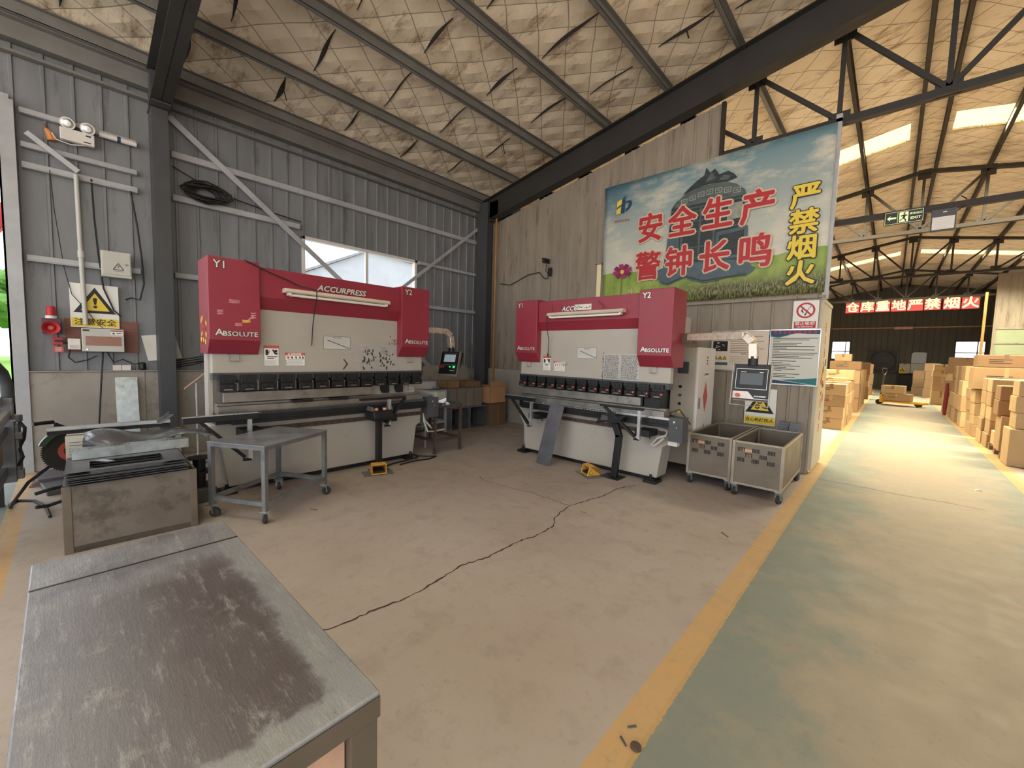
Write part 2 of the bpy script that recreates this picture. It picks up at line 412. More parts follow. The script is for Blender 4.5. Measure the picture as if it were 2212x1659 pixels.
def build_floor():
    b = MB(); b.box(XL - .1, YN - 2, -.2, XR, YF, 0)
    fl = struct(b.build('floor', m_floor), 'dusty concrete floor with green aisle and yellow lines')
    def crack(pts, w0):
        c = MB(); P = []
        for i in range(len(pts) - 1):
            a, q = Vector(pts[i]), Vector(pts[i + 1]); n = max(2, int((q - a).length / .025)); d = (q - a).normalized(); nn = Vector((-d.y, d.x))
            for k in range(n): P.append(a.lerp(q, k / n) + nn * rnd.uniform(-.008, .008))
        P.append(Vector(pts[-1])); L = []; Rr = []
        for i, q in enumerate(P):
            d = (P[min(i + 1, len(P) - 1)] - P[max(i - 1, 0)]).normalized(); nn = Vector((-d.y, d.x)); wd = w0 * rnd.uniform(.35, 1.2)
            L.append((q.x + nn.x * wd, q.y + nn.y * wd, .0012)); Rr.append((q.x - nn.x * wd, q.y - nn.y * wd, .0012))
        k = len(P); c.add(L + Rr, [(i + k, i + k + 1, i + 1, i) for i in range(k - 1)])
        o = c.build('crack', m_crack, fl)
    m_crack = M('dark floor crack', (58, 46, 38), .95, 0, .1, 8)
    crack([(-2.07, .5), (-2.06, .83), (-2.03, .94), (-2.03, 1.13), (-2.0, 1.27), (-2.01, 1.41), (-2.03, 1.57), (-2.06, 1.77), (-2.02, 1.98), (-2.03, 2.36), (-2.0, 2.44), (-2.02, 2.75), (-2.11, 2.89), (-2.16, 3.05), (-2.2, 3.25), (-2.18, 3.3), (-2.16, 3.45), (-2.12, 3.71), (-2.13, 4.07), (-2.05, 4.33)], .0065)
    crack([(-3.5, 3.23), (-3.33, 3.17), (-3.1, 3.19), (-2.91, 3.21), (-2.7, 3.26), (-2.53, 3.24), (-2.2, 3.24)], .004)
    crack([(-.56, 6.31), (-.14, 6.3), (.16, 6.26), (.33, 6.28), (.58, 6.29), (.81, 6.26)], .004)
build_floor()

def build_roof():
    b = MB(); xs = [.25, .55, 4.7, 7.25]; T = .06
    ys = [YN]
    for yy in SKY_Y: ys += [yy - .4, yy + .4]
    ys += [YF]
    for s in (-1, 1):
        for i in range(3):
            for j in range(len(ys) - 1):
                if i == 1 and j % 2 == 1: continue
                x0 = .25 + s * (xs[i] - .25); x1 = .25 + s * (xs[i + 1] - .25)
                c = [(x0, ys[j]), (x1, ys[j]), (x1, ys[j + 1]), (x0, ys[j + 1])]
                if s < 0: c = c[::-1]
                b.hexa([(x, y, zr(x)) for x, y in c], [(x, y, zr(x) + T) for x, y in c])
    ce = struct(b.build('ceiling', m_quilt), 'quilted pale insulation under the pitched roof')
    # dark lapped seams of the insulation: lens-shaped, hanging a little
    sm = MB(); PX = [-6.75, -5.87, -4.83, -3.79, -2.76, -1.79, -.76]
    for k in range(6):
        for j, y0 in enumerate((.05, 1.05, 2.05, 3.0, 4.05, 5.1)):
            y0 = y0 + (k % 2) * .12 + rnd.uniform(-.06, .06) + .1 * k
            if y0 > 6.0: continue
            xa, xb = PX[k] + .06, PX[k + 1] - .06; f0, f1 = rnd.uniform(0, .2), rnd.uniform(.75, 1)
            n = 10; U = []; L = []; B = []; wmax = rnd.choice((.01, .015, .022, .028))
            for i in range(n + 1):
                t = f0 + (f1 - f0) * i / n; x = xa + (xb - xa) * t; wd = .004 + wmax * math.sin(math.pi * i / n) ** 1.5; jy = y0 + .02 * math.sin(5 * t + k)
                U.append((x, jy - wd, zr(x) - .004)); L.append((x, jy + wd, zr(x) - .004)); B.append((x, jy, zr(x) - .012 - wd * .7))
            m = n + 1
            sm.add(U + L + B, [(i, i + 1, i + 1 + 2 * m, i + 2 * m) for i in range(n)] + [(i + 2 * m, i + 1 + 2 * m, i + 1 + m, i + m) for i in range(n)])
            if rnd.random() < .15:
                x = xa + (xb - xa) * .55; sm.bar((x, y0, zr(x) - .01), (x + rnd.uniform(-.03, .03), y0 + .05, zr(x) - rnd.uniform(.1, .2)), .02, .004)
    sm.build('seam', M('dark seam gap', (40, 36, 33), .9, 0, .1, 8), ce)
    m_sky = glow('sunlit translucent sheet', (255, 240, 168), 1.7)
    for i, yy in enumerate(SKY_Y):
        for s in (-1, 1):
            k = MB(); c = [(.25 + s * .3, yy - .4), (.25 + s * 4.45, yy - .4), (.25 + s * 4.45, yy + .4), (.25 + s * .3, yy + .4)]
            if s < 0: c = c[::-1]
            k.hexa([(x, y, zr(x) + .03) for x, y in c], [(x, y, zr(x) + .05) for x, y in c])
            struct(k.build('window_%d' % (10 + i * 2 + (s > 0)), m_sky), 'translucent roof skylight strip')
    for x in PX + [.08, .42, 1.26, 2.29, 3.26, 4.29, 5.33, 6.37]:
        p = MB(); zc = min(zr(x - .03), zr(x + .03)) - .002
        p.box(x - .022, YN, zc - .15, x - .018, YF, zc); p.box(x - .022, YN, zc - .15, x + .035, YF, zc - .144); p.box(x - .022, YN, zc - .006, x + .035, YF, zc); p.box(x + .031, YN, zc - .15, x + .035, YF, zc - .132)
        struct(p.build('purlin', m_purlin if x < -1 else m_truss), 'grey steel purlin running under the roof')
    # eave beam along the left wall
    p = MB(); p.box(-6.98, YN, 4.56, -6.86, YF, 4.74); p.box(-6.98, YN, 4.44, -6.9, YF, 4.47); p.box(-6.98, YN, 4.74, -6.78, YF, 4.77)
    struct(p.build('trim_1', m_purlin), 'grey eave beam above the left wall')
build_roof()

def ibeam(b, p, q, h, wd, tw=.012, tf=.014, up=(0, 0, 1)):
    p = Vector(p); q = Vector(q); d = (q - p).normalized(); a = d.cross(Vector(up)).normalized(); v = a.cross(d)
    b.bar(p, q, tw, h, up); b.bar(p + v * (h / 2 - tf / 2), q + v * (h / 2 - tf / 2), wd, tf, up); b.bar(p - v * (h / 2 - tf / 2), q - v * (h / 2 - tf / 2), wd, tf, up)

def build_frames():
    for yc in (.82, 6.28):
        b = MB(); hd = .46
        ibeam(b, (-6.72, yc, zr(-6.72) - .16 - hd / 2), (.25, yc, zr(.25) - .16 - hd / 2), hd, .2)
        b.bar((-3.3, yc - .1, zr(-3.3) - .2), (-3.3, yc + .1, zr(-3.3) - .2), .012, .0)
        if yc > 3:
            ibeam(b, (.25, yc, zr(.25) - .16 - hd / 2), (7.3, yc, zr(7.3) - .16 - hd / 2), hd, .2)
        struct(b.build('rafter', m_rafter), 'dark steel roof rafter')
        c = MB(); xx = -6.82 if yc < 3 else -6.74
        c.box(xx - .13, yc - .078, 0, xx + .13, yc + .078, 4.72)
        if yc > 3: c.box(xx - .13, yc - .13, 0, xx + .2, yc - .118, 4.5)
        c.box(xx - .16, yc - .1, 0, xx + .16, yc + .1, .015)
        c.box(xx - .14, yc - .09, 4.3, xx + .3, yc + .09, 4.315); c.prism([(xx + .13, 4.315), (xx + .38, 4.36), (xx + .38, 4.72), (xx + .13, 4.72)], 1, yc - .006, yc + .006)
        struct(c.build('column', m_steel_dark), 'dark steel column on the left wall')
build_frames()

def build_trusses():
    for yc, mt in ((6.72, m_rafter), (13.2, m_truss), (19.7, m_truss), (26.2, m_truss)):
        root = thing('roof_truss', 'brown steel roof truss spanning the hall', None, (0, yc, 0)); root['kind'] = 'structure'
        zb = 4.49; P = .955; nodes = [.25 + P * k for k in range(-7, 8)]
        def zt(x): return 5.80 - .175 * abs(x - .25)
        x0 = -6.85
        b = MB(); w2 = .075
        for s in (-1, 1):
            b.bar((.25, -.03, zt(.25)), (.25 + s * 7.0, -.03, zt(.25 + 7)), .05, w2)
            b.bar((.25, .03, zt(.25)), (.25 + s * 7.0, .03, zt(.25 + 7)), .05, w2)
        b.build('top_chord', mt, root)
        b = MB(); b.bar((x0, 0, zb), (7.2, 0, zb), .11, .08); b.build('bottom_chord', mt, root)
        for i, x in enumerate(nodes):
            if abs(x - .25) < 6.0:
                b = MB(); b.bar((x, 0, zb), (x, 0, zt(x)), .05, .05, (0, 1, 0)); b.build('strut', mt, root)
                b = MB(); g = .11
                b.box(x - g, -.008, zt(x) - .17, x + g, .008, zt(x) + .05); b.box(x - g, -.008, zb - .04, x + g, .008, zb + .13); b.build('gusset', mt, root)
            if i < len(nodes) - 1 and abs(nodes[i] - .25) < 6.5 and abs(nodes[i + 1] - .25) < 6.5:
                a, c = nodes[i], nodes[i + 1]
                if a < .2: p, q = (a, 0, zt(a) - .03), (c, 0, zb + .03)
                else: p, q = (c, 0, zt(c) - .03), (a, 0, zb + .03)
                b = MB(); b.bar(p, q, .05, .05, (0, 1, 0)); b.build('brace', mt, root)
build_trusses()

def corr(b, axis, plane, a, c, z0, ztop, pitch=.22, face=1, rib=.018, th=.02):
    """ribbed sheet: runs along an axis from a to c, ribs stand proud on the 'face' side"""
    z = ztop if callable(ztop) else (lambda t: ztop)
    n = max(1, round((c - a) / pitch)); p = (c - a) / n; prof = []
    for i in range(n):
        t = a + i * p; prof += [(t, 0), (t + .008, rib), (t + .03, rib), (t + .038, 0)]
    prof.append((c, 0))
    def P(t, d, zz): return (plane + face * d, t, zz) if axis == 1 else (t, plane + face * d, zz)
    m = len(prof); V = [P(t, d, z0) for t, d in prof] + [P(t, d, z(t)) for t, d in prof] + [P(a, -th, z0), P(c, -th, z0), P(a, -th, z(a)), P(c, -th, z(c))]
    flip = (axis == 1) == (face > 0)
    F = [(i, i + 1, i + 1 + m, i + m) for i in range(m - 1)] + [(2 * m + 1, 2 * m, 2 * m + 2, 2 * m + 3)]
    F += [(2 * m, 0, m, 2 * m + 2), (m - 1, 2 * m + 1, 2 * m + 3, 2 * m - 1)]
    if not flip: F = [f[::-1] for f in F]
    b.add(V, F)

def build_walls():
    W = -7.0; b = MB(); H = 4.86
    corr(b, 1, W, -.36, 2.54, 1.0, H); corr(b, 1, W, 2.54, 4.68, 1.0, 2.36); corr(b, 1, W, 2.54, 4.68, 3.24, H); corr(b, 1, W, 4.68, 6.6, 1.0, H)
    corr(b, 1, W, 6.6, YF, 0, H, .9); corr(b, 1, W, -4.4, -.36, 3.92, H); corr(b, 1, W, YN, -4.4, 0, H, .6)
    wl = struct(b.build('wall_left', m_wall1), 'grey blue ribbed steel wall with doorway')
    p = MB(); p.box(-7.02, -.33, 0, -6.9, .62, 1.11); p.box(-7.02, .62, 0, -6.905, 6.6, 1.11); p.box(-7.02, -.33, 1.11, -6.88, 6.6, 1.125)
    struct(p.build('baseboard_left', m_concrete, bevel=.008), 'bare concrete plinth under the ribbed wall')
    for i, (y0, y1, z, t) in enumerate(((.95, 6.2, 3.9, .075), (.95, 2.5, 3.36, .07), (.95, 6.2, 2.37, .06), (-.3, .62, 2.36, .06), (-.3, .62, 3.34, .06), (-.3, .62, 3.55, .05), (-.3, .62, 3.9, .05), (4.7, 6.2, 3.2, .05))):
        g = MB(); g.box(-6.985, y0, z - t / 2, -6.93, y1, z + t / 2); g.box(-6.985, y0, z - t / 2 - .012, -6.915, y1, z - t / 2); g.build
        struct(g.build('trim_%d' % (10 + i), m_girt, bevel=.006), 'grey horizontal girt on the left wall')
    # diagonal braces across the wall
    g = MB(); g.bar((-6.88, .93, 4.32), (-6.88, 3.35, 2.43), .075, .012, (1, 0, 0)); g.bar((-6.88, 3.35, 2.43), (-6.88, 5.15, 1.0), .075, .012, (1, 0, 0))
    struct(g.build('trim_20', m_girt), 'diagonal flat brace crossing the window')
    g = MB(); g.bar((-6.86, 6.28, 4.27), (-6.86, 4.2, 2.58), .06, .012, (1, 0, 0)); g.bar((-6.86, 4.2, 2.58), (-6.86, 3.2, 1.8), .06, .012, (1, 0, 0))
    struct(g.build('trim_21', m_girt), 'thin diagonal brace by the corner')
    # window
    wr = thing('window_1', 'wide sliding window behind the first machine', None, (-7, 2.54, 2.36)); wr['kind'] = 'structure'
    f = MB(); m = .05
    f.box(-.06, 0, 0, .03, 2.14, m); f.box(-.06, 0, .88 - m, .03, 2.14, .88); f.box(-.06, 0, 0, .03, m, .88); f.box(-.06, 2.14 - m, 0, .03, 2.14, .88); f.box(-.04, 1.08, 0, .01, 1.13, .88)
    f.build('frame', m_plasticw, wr, bevel=.004)
    g = MB(); g.box(-.03, m, m, -.026, 1.08, .83); g.box(-.03, 1.13, m, -.026, 2.09, .83); g.build('pane', m_glass, wr)
    # left jamb, header and lintel of the doorway
    d = thing('door_1', 'tall loading doorway in the left wall', None, (-7, -.36, 0)); d['kind'] = 'structure'
    j = MB(); j.box(-.12, -.09, 0, .12, -.075, 3.95); j.box(.105, -.09, 0, .12, .03, 3.95); j.box(-.12, -.09, 0, -.105, .03, 3.95); j.build('jamb', m_girt, d)
    j = MB(); j.box(-.1, -4.0, 3.9, .1, .0, 4.0); j.build('header', m_girt, d)
    j = MB(); j.box(-.12, -4.05, 0, .12, -3.95, 3.95); j.build('jamb', m_girt, d)
    s = MB()
    for k in range(3): s.box(-.16, -3.95, 3.62 + k * .09, -.13, -.1, 3.7 + k * .09)
    s.build('shutter', m_girt, d)
    # bracing round the header
    g = MB(); g.bar((-6.9, -.25, 3.66), (-6.84, .12, 3.36), .05, .05)
    struct(g.build('trim_22', m_girt), 'short angled strut under the door header')
    # partition wall
    b = MB()
    corr(b, 0, 6.45, -6.88, -1.99, 0, lambda x: zr(x) - .62, .2, -1)
    corr(b, 0, 6.45, -1.99, -.74, 0, 2.34, .25, -1)
    wb = struct(b.build('wall_back', m_wall2), 'dusty ribbed partition wall behind the second machine')
    b = MB(); b.box(-6.9, 6.33, 0, -3.6, 6.44, 1.13)
    struct(b.build('baseboard_back', m_concrete, bevel=.008), 'bare concrete plinth under the partition')
    t = MB(); t.box(-2.6, 6.39, 2.265, -.66, 6.45, 2.3)
    struct(t.build('trim_2', m_wall2), 'pale rail under the banner')
    t = MB(); t.box(-2.02, 6.4, 4.35, -1.97, 6.46, 5.1); t.box(-1.99, 6.42, 4.37, -.64, 6.5, 4.41)
    struct(t.build('trim_3', m_truss), 'brown rail along the top of the banner')
    t = MB(); t.box(-.7, 6.42, 2.25, -.64, 6.48, 4.46)
    struct(t.build('trim_4', m_girt), 'grey post at the free end of the banner')
    t = MB(); t.box(-.86, 6.432, 0, -.745, 6.55, 2.3); t.box(-.745, 6.44, 0, -.72, 6.6, 2.28)
    struct(t.build('trim_5', m_wall2, bevel=.006), 'folded sheet post at the end of the partition')
    # end face: white sheet panel with peeling red lettering
    e = MB(); e.box(-.72, 6.5, .04, -.68, 7.4, 2.22); e.box(-.72, 6.5, 2.22, -.67, 7.4, 2.26)
    ep = struct(e.build('wall_end', M('beige end panel', (196, 188, 170), .5, 0, .06, 3)), 'white end panel of the partition facing the aisle')
    k = MB()
    for i in range(9): k.marks((-.68, 0, 0), Y3, Z3, 6.93, 1.92 - i * .17, .13)
    k.build('lettering', m_fadered, ep)
    k = MB()
    for i in range(14):
        y, z = 6.93 + rnd.uniform(-.2, .2), 1.15 + rnd.uniform(-.25, .35)
        k.mi = i % 3; k.plate((-.68, y, z), Y3, Z3, [(math.cos(a) * rnd.uniform(.02, .09), math.sin(a) * rnd.uniform(.02, .07)) for a in [j * .9 for j in range(7)]], .0015 + i * .0003)
    k.build('torn_sticker', [m_fadered, m_signyel, m_rusty], ep)
    # frame behind the banner: open gap, the hall's glow painted in as cream
    t = MB(); t.box(-3.99, 6.41, 2.2, -3.965, 6.44, 3.1); t.box(-3.99, 6.41, 3.08, -3.86, 6.44, 3.105); t.mi = 1; t.box(-3.965, 6.425, 2.2, -3.88, 6.432, 3.08)
    struct(t.build('window_2', [m_wall2, M('cream gap glow', (246, 232, 190), .4, 0, .02, 4)]), 'narrow gap beside the banner, its glow painted cream')
    # far wall with two windows
    b = MB()
    def zt(x): return zr(x) + .03
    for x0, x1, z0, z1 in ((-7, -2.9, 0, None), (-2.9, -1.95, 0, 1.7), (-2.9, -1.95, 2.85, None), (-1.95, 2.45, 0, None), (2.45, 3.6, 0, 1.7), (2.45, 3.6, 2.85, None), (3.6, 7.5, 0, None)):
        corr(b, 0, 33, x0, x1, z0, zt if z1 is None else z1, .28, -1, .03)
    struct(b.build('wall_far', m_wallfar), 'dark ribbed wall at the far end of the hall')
    for i, (x0, x1) in enumerate(((-2.9, -1.95), (2.45, 3.6))):
        r_ = thing('window_%d' % (3 + i), 'bright window in the far wall', None, (x0, 33, 1.7)); r_['kind'] = 'structure'
        f = MB(); L = x1 - x0
        f.box(0, -.04, 0, L, .04, .05); f.box(0, -.04, 1.1, L, .04, 1.15); f.box(0, -.04, 0, .05, .04, 1.15); f.box(L - .05, -.04, 0, L, .04, 1.15); f.box(0, -.03, .48, L, .03, .53); f.box(L * .72, -.03, 0, L * .72 + .04, .03, 1.15)
        f.build('frame', m_steel_dark, r_); g = MB(); g.box(.05, 0, .05, L - .05, .005, 1.1); g.build('pane', m_glass, r_)
    b = MB(); corr(b, 1, 7.5, 1.5, YF, 0, 4.86, .9, -1); corr(b, 1, 7.5, YN, 1.5, 4.0, 4.86, .9, -1)
    struct(b.build('wall_right', m_wall2), 'ribbed side wall of the hall')
    # office block on the right
    b = MB(); corr(b, 0, 26.0, 2.95, 7.4, 3.1, 5.3, .35, -1); b.box(2.95, 25.96, 3.02, 7.4, 26.05, 3.1); b.box(2.95, 25.96, 1.95, 7.4, 26.0, 2.0); b.box(2.95, 25.96, 2.42, 7.4, 26.0, 2.47); b.box(2.95, 25.94, 0, 3.03, 26.02, 3.1); b.box(2.95, 26.0, 0, 7.4, 26.05, 1.95)
    ob = struct(b.build('wall_office', m_wall2), 'pale office partition on the right of the hall')
    g = MB(); g.box(3.03, 25.98, 2.0, 7.4, 25.985, 3.02); g.build('pane', M('green tinted pane', (150, 160, 130), .15, 0, .05, 2), ob)
    # rail, posts and pipes in the hall
    t = MB(); t.bar((-.66, 6.6, 3.2), (7.3, 6.6, 3.2), .05, .07); struct(t.build('trim_6', m_truss), 'cross rail over the aisle carrying the exit sign')
    t = MB(); t.cyl((-2.9, 32.6, 3.6), (7, 32.6, 3.6), .035, 8); struct(t.build('trim_7', M('yellowed pipe', (196, 164, 104), .5, 0, .1, 4)), 'yellowed pipe across the far wall')
    t = MB(); t.box(2.55, 24.96, 0, 2.63, 25.04, 4.45); struct(t.build('trim_8', M('rusted hall post', (150, 116, 66), .5, 0, .1, 4)), 'yellow brown post at the right of the hall')
    t = MB(); t.cyl((-6.42, 6.3, 0), (-6.42, 6.3, 4.4), .022, 8); struct(t.build('trim_9', M('ochre pipe', (168, 118, 66), .5, 0, .15, 5)), 'ochre pipe up the partition by the corner')
build_walls()

# ================================================================= OUTSIDE THE DOOR
def build_outside():
    b = MB(); b.box(-70, -40, -.22, -7.1, 45, -.02); struct(b.build('ground', M('pale yard concrete', (206, 202, 194), .9, 0, .06, .5)), 'sunlit concrete yard outside')
    b = MB(); V = []; nx, ny = 24, 40
    for i in range(nx + 1):
        for j in range(ny + 1):
            V.append((-24 - i * 1.5, -36 + j * 1.0, .0 + .012 * math.sin(i * 2.1 + j * 1.3)))
    b.add(V, [(i * (ny + 1) + j, i * (ny + 1) + j + 1, (i + 1) * (ny + 1) + j + 1, (i + 1) * (ny + 1) + j) for i in range(nx) for j in range(ny)])
    g = b.build('grass', M('bright lawn', (128, 172, 56), .9, 0, .2, 2), smooth=True); tag(g, 'bright green lawn outside the doorway', 'grass', kind='stuff')
    for k, (x, y, h, r) in enumerate(((-40, -6.2, 5.6, 3.0), (-46, -1.6, 7.0, 3.4))):
        t = thing('tree', ['bushy green tree outside the doorway, nearer one', 'rounded green tree beyond the nearer tree outside'][k], 'tree', (x, y, 0), group=None)
        b = MB(); b.tube([(0, 0, 0), (.1, 0, h * .3), (0, .1, h * .6)], [.22, .17, .1], 8); b.build('trunk', m_rusty, t)
        b = MB()
        for q in range(46):
            a = rnd.uniform(0, 6.28); e = rnd.uniform(-.6, 1.3); rr = r * rnd.uniform(.55, .95)
            c = Vector((math.cos(a) * math.cos(e) * rr, math.sin(a) * math.cos(e) * rr, h * .55 + math.sin(e) * rr * .8)); s = rnd.uniform(.5, .9)
            b.lathe([(.02, -s), (s * .7, -s * .6), (s, 0), (s * .7, s * .6), (.02, s)], c, (rnd.uniform(-1, 1), rnd.uniform(-1, 1), 1), 7)
        b.build('foliage', M('leaf green', (96, 140, 60), .8, 0, .35, 3), t)
    t = thing('shed', 'white industrial shed seen through the window', 'building', (-24, 0, 0))
    b = MB(); b.prism([(5, 0), (30, 0), (30, 6.5), (12.6, 7.5), (5, 3.7)], 0, -9, 0)
    b.build('wall', M('white shed sheet', (178, 181, 184), .6, 0, .05, 1), t)
    b = MB(); b.prism([(4.7, 3.62), (12.6, 7.52), (30.4, 6.5), (30.4, 6.62), (12.6, 7.66), (4.7, 3.76)], 0, -9.2, .25)
    b.build('roof', M('grey shed roof', (140, 142, 144), .6, 0, .1, 1), t)
    b = MB(); b.tube([(-14, 4.2 + 1.0 * k, 5.9 - .55 * math.sin(math.pi * k / 8) - .03 * k) for k in range(9)], .03, 6)
    tag(b.build('overhead_cable', m_cable), 'black cable sagging outside above the shed', 'cable')
    for y, z, lab in ((4.2, 5.9, 'nearer'), (12.2, 5.66, 'farther')):
        p = MB(); p.tube([(-14, y, -.02), (-14, y, z + .15)], [.11, .08], 10); tag(p.build('utility_pole', m_concrete), lab + ' concrete pole in the yard holding the sagging black cable', 'pole')
    # red lantern
    t = thing('red_lantern', 'red lantern with gold ribs hanging outside the doorway', 'lantern', (-7.75, -.72, 2.9))
    b = MB(); b.lathe([(.06, -.26), (.17, -.22), (.25, -.1), (.27, 0), (.25, .1), (.17, .22), (.06, .26)], (0, 0, 0), n=20); b.build('shade', M('red silk', (226, 36, 40), .6, 0, .05, 4), t, smooth=True)
    b = MB()
    for k in range(10):
        a = k * math.pi / 5; b.tube([(math.cos(a) * r * 1.01, math.sin(a) * r * 1.01, z) for r, z in ((.06, -.26), (.17, -.22), (.25, -.1), (.27, 0), (.25, .1), (.17, .22), (.06, .26))], .004, 4)
    b.build('rib', m_yellow, t); b = MB(); b.cyl((0, 0, .26), (0, 0, 1.05), .006, 6); b.build('cord', m_yellow, t)
build_outside()
# ================================================================= PRESS BRAKES
def press(label, loc, rz, scale, second):
    t = thing('press_brake', label, 'machine', loc, (0, 0, rz), 'crimson and white press brakes', scale)
    def P(b, name, mats, parent=t, **kw): return b.build(name, mats, parent, **kw)
    r, u = X3, Z3
    # inset C frames and rear housing
    for x in (.34, 2.05):
        b = MB(); b.prism([(.36, 2.1), (.36, 1.2), (.6, 1.15), (.6, .92), (.38, .88), (.38, .06), (1.3, .06), (1.3, 2.1)], 0, x, x + .05); P(b, 'side_frame', m_dgrey)
    b = MB(); b.box(.38, .95, 1.25, 2.06, 1.3, 2.0); b.box(1.7, .55, 1.7, 2.3, .95, 2.02); P(b, 'rear_housing', m_white, bevel=.01)
    b = MB(); b.box(.4, 1.0, .2, 2.04, 1.28, 1.0); P(b, 'oil_tank', m_dgrey, bevel=.01)
    # bed apron
    b = MB(); b.prism([(.01, .70), (.01, .56), (.10, .44), (.15, .06), (2.28, .06), (2.33, .44), (2.40, .48), (2.40, .70)], 1, .13, .42)
    base = P(b, 'base', m_white, bevel=.012)
    b = MB(); b.box(.2, .17, .02, 2.24, .4, .06)  # black bar stands in for the dark gap under the base
    P(b, 'gap_bar', m_black)
    for x in (.13, 2.22):
        b = MB(); b.box(x - .08, .06, 0, x + .08, .26, .035); b.box(x - .05, .1, .035, x + .05, .2, .05); b.cyl((x, .1, .05), (x, .1, .1), .016, 8); P(b, 'levelling_foot', m_black)
    b = MB(); b.box(.28, .118, .585, 2.46, .13, .635); b.mi = 1
    for k in range(24): b.disc((0, .118, .61), r, u, .36 + k * .09, 0, .009, .0015, 10)
    P(b, 'slide_rail', [m_rusty, m_black])
    b = MB(); b.box(.06, .04, .80, 2.37, .2, .875); b.box(.06, .1, .875, 2.37, .18, .90); P(b, 'lower_die', m_steel, bevel=.004)
    b = MB(); b.box(.05, .08, .70, 2.38, .4, .80); P(b, 'bed_beam', m_black)
    b = MB(); x1 = 2.46 if second else 2.36
    b.box(.16, -.015, .70, x1, .08, .79); b.box(.16, -.022, .735, x1, -.012, .755); P(b, 'front_rail', m_black, bevel=.004)
    b = MB(); b.box(.3 if not second else .2, -.01, .79, x1, .03, .815); b.mi = 1
    for k in range(58): b.rect((0, -.01, 0), r, u, .42 + k * .0235, .795, .432 + k * .0235, .812, .0015)
    P(b, 'rack', [m_alu if second else m_dgrey, m_black])
    b = MB(); mx = 2.42 if not second else 2.46; b.box(mx, -.03, .56, mx + .16, .14, .83); b.mi = 1; b.disc((0, -.03, 0), r, u, mx + .06, .78, .012, .004); b.disc((0, -.03, 0), r, u, mx + .09, .72, .007, .003)
    P(b, 'motor_box', [m_dgrey, m_alu], bevel=.008)
    # ram with its tool clamps
    b = MB(); b.box(.035, .11, 1.19, 2.395, .2, 1.9); ram = P(b, 'ram', m_white, bevel=.008)
    for x in ((.02,) if not second else (.04,)):
        b = MB(); b.box(x, .2, .76, x + .035, .36, 1.4); P(b, 'side_guard', m_white)
    b = MB(); b.box(.035, .085, 1.13, 2.395, .2, 1.19); b.box(.035, .075, 1.185, 2.395, .11, 1.197); P(b, 'clamp_bar', m_dgrey)
    for k in range(13):
        x = .075 + k * .1775; b = MB()
        b.box(x, .04, 1.10, x + .14, .14, 1.175); b.box(x, .03, 1.02, x + .14, .14, 1.09); b.box(x + .01, .05, 1.085, x + .13, .14, 1.105)
        b.box(x + .02, .015, 1.055, x + .06, .04, 1.085); b.box(x + .08, .015, 1.055, x + .12, .04, 1.085); b.cyl((x + .04, .04, 1.135), (x + .04, .03, 1.135), .012, 8); b.cyl((x + .1, .04, 1.135), (x + .1, .03, 1.135), .012, 8)
        c = P(b, 'tool_clamp', m_black, bevel=.004)
        b = MB(); b.box(x + .035, .022, 1.034, x + .105, .032, 1.044); (None if second else b.box(x + .15, .07, 1.02, x + .162, .1, 1.1)); P(b, 'clamp_lever', m_steel, c)
        if second:
            b = MB(); b.cyl((x + .128, .04, 1.07), (x + .128, .005, 1.07), .012, 10); P(b, 'lever_knob', m_fadered, c)
    b = MB()
    b.box(.11, .06, .91, 2.06 if second else 1.66, .13, 1.01)
    P(b, 'upper_die', m_steel, bevel=.004)
    if second:
        b = MB(); b.box(2.1, .08, .9, 2.29, .2, 1.015); P(b, 'tool_stop', m_black)
    else:
        for x in (1.78, 1.98):
            b = MB(); b.prism([(x, 1.01), (x, .96), (x + .02, .92), (x + .1, .92), (x + .1, 1.01)], 1, .07, .12); P(b, 'punch', m_black)
        b = MB(); b.box(1.69, .14, .9, 2.3, .15, 1.03); b.mi = 1
        for z in (.945, .99): b.disc((0, .14, 0), r, u, 2.2, z, .009, .002)
        P(b, 'light_guard', [m_white, m_black])
    for x, s in ((.22, 1), (2.2, 1)):
        b = MB(); b.tube([(x - .05, .11, 1.375), (x - .05, .085, 1.375), (x - .05, .085, 1.31), (x + .03, .085, 1.31), (x + .03, .085, 1.375), (x + .03, .11, 1.375)][1 if second else 0:6], .005, 6); P(b, 'ram_handle', m_steel)
    # red covers
    for nm, x in (('Y1', 0), ('Y2', 2.01)):
        b = MB(); b.prism([(0, 2.275), (0, 1.515), (.09, 1.38), (.40, 1.38), (.40, 2.275)], 0, x, x + .42)
        c = P(b, 'cylinder_cover', m_red, bevel=.006)
        L = MB(); L.mi = 1; L.text(nm, .095, (x + .095, -.0005, 2.205), r, u, .006, .001); L.mi = 0; L.text(nm, .095, (x + .095, -.002, 2.205), r, u, .0015)
        P(L, 'lettering', [m_letter, m_signblack], c)
        L = MB(); sz = .062
        for q, (ch, s2, xo) in enumerate((('A', 1.35, .0), ('BSOLUTE', 1, .056))):
            L.mi = 1; L.text(ch, sz * s2, (x + .047 + xo, -.0005, 1.572 + (.009 if q == 0 else 0)), r, u, .004, .001, 'LEFT', sx=1.14); L.mi = 0; L.text(ch, sz * s2, (x + .047 + xo, -.002, 1.572 + (.009 if q == 0 else 0)), r, u, .001, .0012, 'LEFT', sx=1.14)
        P(L, 'lettering', [m_letter, m_signblack], c)
